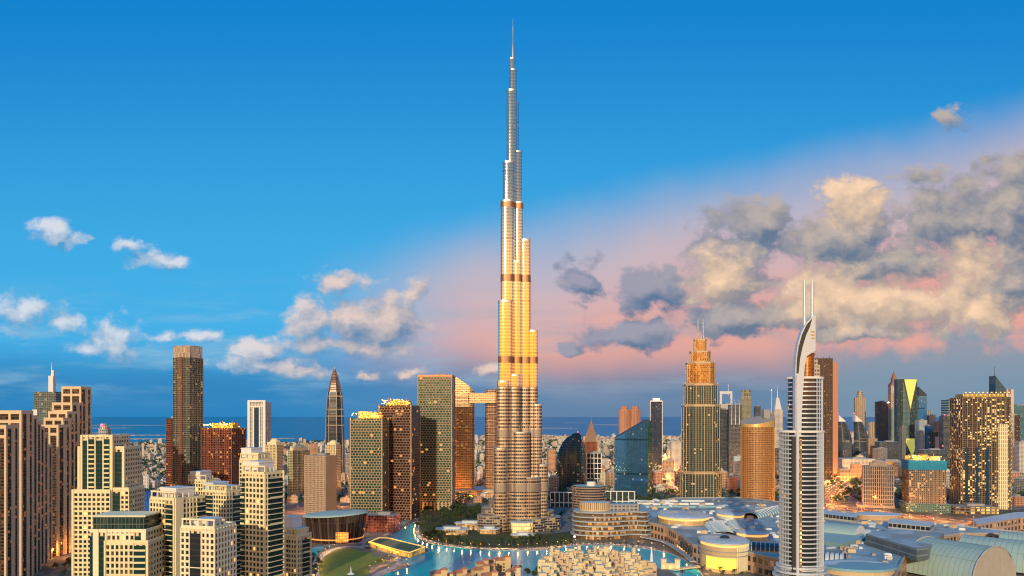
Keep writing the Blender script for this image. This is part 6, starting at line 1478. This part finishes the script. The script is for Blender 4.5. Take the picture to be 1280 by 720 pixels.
# ------------------------------------------------------------------ low-rise city out to the shore
fr = random.Random(5)
house_m = [fac('villa_white', (.70, .68, .64), (.12, .10, .09), cw=4, ch=3.4, mx=.26, my=.28, lit=.05), fac('villa_cream', (.64, .56, .44), (.12, .09, .08), cw=4, ch=3.4, mx=.26, my=.28, lit=.05), fac('villa_tan', (.50, .36, .25), (.10, .07, .06), cw=4, ch=3.4, mx=.26, my=.28, lit=.07), fac('villa_grey', (.44, .43, .42), (.08, .08, .09), cw=4, ch=3.4, mx=.24, my=.28, lit=.05), fac('villa_rose', (.50, .28, .20), (.10, .07, .06), cw=4, ch=3.4, mx=.24, my=.28, lit=.07)]
roofs = [ROOFW, SAND, TERRA, ROOFG, PAVE2]
def near_road(x, y, m=6):
    for p, w in ROADS:
        for i in range(len(p)-1):
            a, c = p[i], p[i+1]; dx, dy = c[0]-a[0], c[1]-a[1]; q = ((x-a[0])*dx + (y-a[1])*dy)/(dx*dx+dy*dy + 1e-6); q = min(1, max(0, q))
            if math.hypot(x-a[0]-q*dx, y-a[1]-q*dy) < w/2 + m: return True
    return False
def far_coast(x):
    for (a, b_) in zip(coast[:11], coast[1:12]):
        if a[0] <= x < b_[0]: return a[1] + (b_[1]-a[1])*(x-a[0])/(b_[0]-a[0])
    return 5000
cand = []
y = 1560.0
while y < 8200:
    step = 25 + (y - 1500)*.005
    x = -.75*y
    while x < .76*y:
        xx, yy = x + fr.uniform(-.35, .35)*step, y + fr.uniform(-.35, .35)*step
        x += step*fr.uniform(.9, 1.35)
        if yy > far_coast(xx) - 60: continue
        px = 640 + F*xx/yy
        if yy < 1750 and px > 640: continue
        if yy < 2500 and px > 985 and fr.random() < .55: continue
        blk = math.sin(xx*.011 + 1.3*math.sin(yy*.004)) + math.sin(yy*.013 + 2)
        if blk < -1.15 and fr.random() < .8: continue
        cand.append((xx, yy))
    y += step*.95
def house_shape(b, w, d, h, m, rot=0, cx=0, cy=0):
    b.prism(rect(w, d, cx, cy, rot), 0, h, m, 5 + m)
    if h > 5: b.prism(rect(w*.45, d*.5, cx + w*.12*math.cos(rot), cy + w*.12*math.sin(rot), rot), h + .01, h + 3, m, 5 + m)
hp = []
for i in range(10):
    b = MB(); w, d, h = fr.uniform(13, 22), fr.uniform(11, 18), fr.choice((7, 8, 10.5, 14)); house_shape(b, w, d, h, i % 5); hp.append(b.mesh('house', house_m + roofs))
cnt = 0; mass = MB()
for (x, y) in cand:
    if y < 3000 and near_road(x, y): continue
    if cnt < 290:
        o = inst(fr.choice(hp), 'house', None, (x, y, 0), R(fr.uniform(-30, 30))); tag(o, 'small flat roofed house in the low city spreading towards the sea', 'house', 'low houses between the towers and the sea'); cnt += 1
    else:
        s = 1 + (y - 2000)*.00012
        house_shape(mass, fr.uniform(9, 18)*s, fr.uniform(8, 15)*s, fr.choice((5, 6, 7, 8, 10, 12)) if fr.random() < .94 else fr.uniform(18, 40), fr.choices(range(5), (5, 4, 2, 2, 1))[0], R(fr.uniform(-30, 30)), x, y)
mass.build('far_houses', house_m + roofs, kind='stuff')
# far tree cover between the houses: one mass
fb = MB()
def tuft(b, x, y, z, r, n, rg):
    for q in range(n):
        v = Vector((rg.gauss(0, 1), rg.gauss(0, 1), rg.gauss(0, .7))); v.normalize(); p = Vector((x, y, z)) + Vector((v.x*r, v.y*r, v.z*r*.75))*rg.uniform(.45, 1)
        e = r*rg.uniform(.28, .5); a = Vector((rg.uniform(-1, 1), rg.uniform(-1, 1), rg.uniform(-1, 1))).normalized()*e; c = a.cross(Vector((rg.uniform(-1, 1), rg.uniform(-1, 1), rg.uniform(-1, 1)))).normalized()*e
        i = b.add([tuple(p - a), tuple(p + c), tuple(p + a), tuple(p - c)]); b.face((i, i+1, i+2, i+3), None, rg.randrange(2))
for q in range(7500):
    yy = 1550 + 3600*fr.random()**1.6; xx = fr.uniform(-.74, .75)*yy
    if fr.random() < .55: xx += 60*math.sin(yy*.01)
    if yy > far_coast(xx) - 40 or near_road(xx, yy, 2): continue
    s = fr.uniform(4, 8.5)*(1 + (yy-1500)*.0002); tuft(fb, xx, yy, s*1.1, s, 9, fr)
fb.build('tree_cover', [LEAF, LEAF2], kind='stuff')
# mid-rise blocks filling the middle distance
lab_c = [('white', white_t), ('tan', tan_t), ('rose', pink_t), ('grey', grey_t), ('slate', slate)]
MID = [(232, 572, 1900, 14), (246, 566, 2300, 12), (392, 555, 2400, 10), (436, 570, 2000, 9), (448, 560, 2500, 9), (568, 600, 1900, 12), (602, 590, 2100, 11), (612, 576, 2500, 9), (690, 596, 1700, 14), (700, 575, 2500, 10), (757, 574, 2400, 12), (764, 590, 1900, 13),
       (822, 590, 1900, 12), (836, 586, 2050, 12), (850, 594, 1800, 10), (845, 562, 2800, 10), (905, 590, 1800, 12), (915, 596, 1750, 10), (925, 585, 2000, 9), (975, 560, 2100, 14), (985, 575, 1900, 12), (1055, 586, 2000, 14), (1070, 580, 2100, 12), (1128, 578, 2200, 14), (1120, 600, 1800, 12), (1185, 592, 1800, 12), (1180, 610, 1620, 10),
       (1266, 590, 1900, 16), (1277, 598, 1750, 14), (1262, 610, 1600, 12), (1205, 560, 2700, 12), (1160, 590, 1950, 16), (1270, 620, 1500, 14), (1100, 560, 2700, 14), (1058, 552, 3000, 10), (1090, 556, 3100, 9), (990, 545, 2900, 9), (950, 556, 2800, 10)]
for i, (px, py, Y, wpx) in enumerate(MID):
    n, m = lab_c[i % 5]; w = wpx*Y/F; x = X(px, Y)
    if near_road(x, Y, w*.4): Y += 60; x = X(px, Y)
    z1 = Zp(py, Y)
    if z1 < 8: z1 = 14
    t = thing('city_block', n + ' mid rise block standing among the low houses and roads', 'city block', (x, Y, 0), R(fr.uniform(-25, 25)), n + ' mid rise blocks')
    b = MB(); b.box(0, 0, w, w*.7, 0, z1, 0, 1); b.build('facade', [m, ROOFW], t); b = MB(); b.box(w*.1, 0, w*.4, w*.3, z1 + .01, z1 + 3.5); b.build('roof_plant', ROOFG, t)

# ------------------------------------------------------------------ trees
tr = random.Random(9)
def tree_proto(kind, i):
    if kind == 'tree':
        t = thing('tree', 'dark leafy tree in the grove on the wooded lake point', 'tree', (0, 0, 0), 0, 'trees of the lake grove')
        b = MB(); h = tr.uniform(2.5, 3.5); b.tube([(0, 0, 0), (.2, 0, h), (.1, .1, h + 2.5)], [.45, .3, .12], 5)
        for q in range(4):
            a = q*1.6 + tr.random(); b.tube([(.2, 0, h), (math.cos(a)*2.2, math.sin(a)*2.2, h + 2.2)], [.2, .06], 4)
        b.build('trunk', BARK, t); b = MB()
        for q in range(9):
            a = tr.random()*6.3; r = tr.uniform(.3, 2.6); tuft(b, r*math.cos(a), r*math.sin(a), h + tr.uniform(1.2, 4.8), tr.uniform(1.2, 1.9), 34, tr)
        b.build('crown', [LEAF, LEAF2], t)
    else:
        t = thing('palm_tree', 'date palm planted along the lit lake promenade', 'palm tree', (0, 0, 0), 0, 'palms along the promenade')
        h = tr.uniform(6.5, 8.5); b = MB(); b.tube([(0, 0, 0), (.15, 0, h*.5), (0, .1, h)], [.34, .26, .24], 5); b.build('trunk', BARK, t); b = MB()
        for q in range(22):
            a = q*2.4; el = R(tr.uniform(-25, 60)); L = tr.uniform(2.6, 3.4); w_ = .42; d = Vector((math.cos(a), math.sin(a), 0)); n = Vector((-d.y, d.x, 0)); pts = []
            for s in (0, .4, .75, 1): pts.append(Vector((0, .1, h)) + d*L*s*math.cos(el*.6) + Vector((0, 0, L*(math.sin(el)*s - .75*s*s))))
            rows = [[tuple(p - n*w_*f - Vector((0, 0, .15))), tuple(p), tuple(p + n*w_*f - Vector((0, 0, .15)))] for p, f in zip(pts, (.3, 1, .8, .1))]; b.grid(rows, q % 2, False)
        b.build('crown', [LEAF2, LEAF], t)
    return t
tp = [tree_proto('tree', i) for i in range(4)]; pp_ = [tree_proto('palm', i) for i in range(3)]
used_t = set()
def plant(protos, px, py, sc=1.0, z=.2):
    i = tr.randrange(len(protos)); p = protos[i]; x, y = G(px, py, z)
    o = p if p.name not in used_t else dup(p, (0, 0, 0)); used_t.add(p.name)
    o.location = (x, y, z); o.rotation_euler = (0, 0, tr.random()*6.28); s = sc*tr.uniform(.85, 1.25); o.scale = (s, s, s); return o
def in_poly(x, y, poly):
    c = False; n = len(poly)
    for i in range(n):
        a, b_ = poly[i], poly[i-1]
        if (a[1] > y) != (b_[1] > y) and x < (b_[0]-a[0])*(y-a[1])/(b_[1]-a[1]) + a[0]: c = not c
    return c
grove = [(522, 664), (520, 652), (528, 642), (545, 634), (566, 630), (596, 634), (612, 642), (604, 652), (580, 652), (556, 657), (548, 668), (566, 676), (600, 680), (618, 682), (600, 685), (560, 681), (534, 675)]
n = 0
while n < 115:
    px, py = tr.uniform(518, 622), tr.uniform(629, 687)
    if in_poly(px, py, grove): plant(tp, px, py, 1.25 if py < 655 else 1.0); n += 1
for q in range(48):
    px = tr.uniform(620, 716); py = tr.uniform(672, 682); plant(tp, px, py, .7)
for q in range(16): plant(tp, tr.uniform(686, 722), tr.uniform(640, 668), .9)
for q in range(40): plant(pp_, 524 + q*7.2, 683.2 - 3.5*math.cos((q-20)/20*1.9) + 1.2, .8)
for q in range(34): plant(pp_, tr.uniform(386, 402), tr.uniform(694, 724), .9)
for q in range(30): plant(pp_, tr.uniform(440, 500), tr.uniform(640, 668), 1.0)
for q in range(14): plant(tp, tr.uniform(452, 545), tr.uniform(628, 648), .8)
for q in range(26): plant(pp_, tr.uniform(690, 810), tr.uniform(706, 723), 1.4)
for q in range(20): plant(pp_, tr.uniform(850, 985), tr.uniform(710, 722), 1.0)
for (px, py) in [(636, 716), (646, 720), (660, 722), (668, 724), (673, 718), (715, 716), (765, 706), (778, 722), (742, 726)]: plant(tp, px, py, 1.3)
for q in range(22): plant(tp, tr.uniform(4, 110), tr.uniform(700, 722), .9)
for q in range(26): plant(tp, tr.uniform(1030, 1080), tr.uniform(598, 616), 1.3)
for q in range(24): plant(tp, tr.uniform(1180, 1280), tr.uniform(592, 612), 1.4)
for q in range(14): plant(tp, tr.uniform(655, 770), tr.uniform(634, 646), .9)

# ------------------------------------------------------------------ street lamps, each with its own lit lamp
def lamp_proto(name, label, group, h, mat, col, power, r):
    t = thing(name, label, 'street lamp', (0, 0, 0), 0, group)
    b = MB(); b.tube([(0, 0, 0), (0, 0, h*.5), (0, 0, h)], [.14, .11, .08], 5); b.tube([(0, 0, h), (.8, 0, h + .25)], .07, 4); b.build('pole', DARK, t)
    b = MB(); b.dome(.8, 0, h + .1, r, r, r*.7, seg=8, rings=2); b.build('lamp_head', mat, t)
    ld = bpy.data.lights.new('lamp_light', 'POINT'); ld.energy = power; ld.color = col; ld.shadow_soft_size = .6
    lo = bpy.data.objects.new('lamp_light', ld); COL.objects.link(lo); lo.parent = t; lo.location = (.8, 0, h - .4)
    return t
lp = lamp_proto('street_lamp', 'glowing warm lamp on a slim post along the lake promenade', 'promenade lamps', 6, LAMPW, (1, .5, .13), 3600, .7)
rp = lamp_proto('street_lamp', 'orange sodium street lamp beside a main road', 'road lamps', 12, LAMPS, (1, .34, .05), 48000, 1.0)
PS = [(519, 652.5), (518, 658), (518.5, 664), (522, 670), (528, 674), (534, 676.6), (541, 678.8), (549, 680.6), (558, 682.2), (567, 683.4), (577, 684.4), (588, 685.2), (600, 685.8), (612, 686.2), (624, 686.4), (636, 686.4), (648, 686.2), (660, 685.8), (672, 685.2), (684, 684.4), (696, 683.2), (708, 681.6), (720, 680.2), (734, 679), (748, 679), (764, 679.6), (780, 681), (798, 682.6), (815, 684.5), (830, 688), (846, 694), (858, 700),
      (398, 706), (400, 701), (403, 696.5), (407, 692.5), (412, 689.2), (418, 686.6), (425, 684.6), (397, 712), (395, 718), (462, 714), (470, 709), (478, 706), (487, 701), (494, 698), (486, 716), (497, 711), (508, 706), (456, 668), (470, 668), (484, 668), (494, 660), (506, 654), (440, 673), (430, 678), (418, 680), (452, 660), (470, 655), (486, 651), (498, 646), (512, 640), (524, 636), (536, 630), (872, 714), (884, 717), (898, 716), (912, 717), (926, 716), (800, 676), (815, 679)]
for i, (px, py) in enumerate(PS):
    o = lp if i == 0 else dup(lp, (0, 0, 0)); o.location = (*G(px, py), .3); o.rotation_euler = (0, 0, tr.random()*6)
RS = []
for (p, w), stp in zip(ROADS, (30, 44, 26, 24, 26, 26, 30, 46)):
    acc = 0; sidef = 1
    for i in range(len(p)-1):
        a, c = Vector(p[i]), Vector(p[i+1]); D = (c-a).length; d = (c-a).normalized(); n_ = Vector((-d.y, d.x)); s = -acc
        s += stp
        while s <= D:
            q = a + d*s + n_*(w/2 + 1.5)*sidef; sidef = -sidef
            if -.72*q.y < q.x < .72*q.y: RS.append((q.x, q.y))
            s += stp
        acc = (acc + D) % stp
for i, (x, y) in enumerate(RS[:290]):
    o = rp if i == 0 else dup(rp, (0, 0, 0)); o.location = (x, y, .2); o.rotation_euler = (0, 0, tr.random()*6)

# ------------------------------------------------------------------ cars
cp = []
for nm, col in (('white', (.75, .75, .74)), ('black', (.03, .03, .035)), ('silver', (.45, .46, .48)), ('red', (.45, .04, .03))):
    t = thing('car', nm + ' car driving along a lamp lit main road', 'car', (0, 0, 0), 0, nm + ' cars on the roads')
    pm = std(nm + '_paint', col, .3, .3, var=0)
    b = MB(); b.prism(rrect(4.5, 1.85, .4, 2), .35, .95, 0, bottom=True); b.build('body', pm, t)
    b = MB(); b.prism(rect(2.6, 1.7, -.2, 0), .96, 1.5, 0, top=rect(1.8, 1.45, -.25, 0)); b.build('cabin', DKGLASS, t)
    b = MB(); b.box(2.26, 0, .12, 1.5, .55, .8); b.build('headlight', LAMPC, t)
    b = MB(); b.box(-2.26, 0, .12, 1.5, .6, .85); b.build('tail_light', LAMPR, t)
    for wx in (-1.4, 1.4):
        for wy in (-.9, .9):
            b = MB(); b.tube([(wx, wy - .1, .34), (wx, wy + .1, .34)], .34, 8); b.build('wheel', DARK, t)
    cp.append(t)
usedc = set(); nc = 0
for (p, w), m_ in zip(ROADS, (60, 26, 24, 40, 60, 16, 12, 24)):
    for q in range(m_):
        i = tr.randrange(len(p)-1); a, c = Vector(p[i]), Vector(p[i+1]); d = (c-a).normalized(); n_ = Vector((-d.y, d.x)); ln = tr.choice((-.36, -.2, .2, .36))
        v = a + (c-a)*tr.random() + n_*w*ln; i = tr.choices(range(4), (4, 2, 3, 1))[0]
        if abs(v.x) > .7*v.y: continue
        o = cp[i] if i not in usedc else dup(cp[i], (0, 0, 0)); usedc.add(i)
        o.location = (v.x, v.y, .3); o.rotation_euler = (0, 0, math.atan2(d.y, d.x) + (0 if ln < 0 else math.pi))
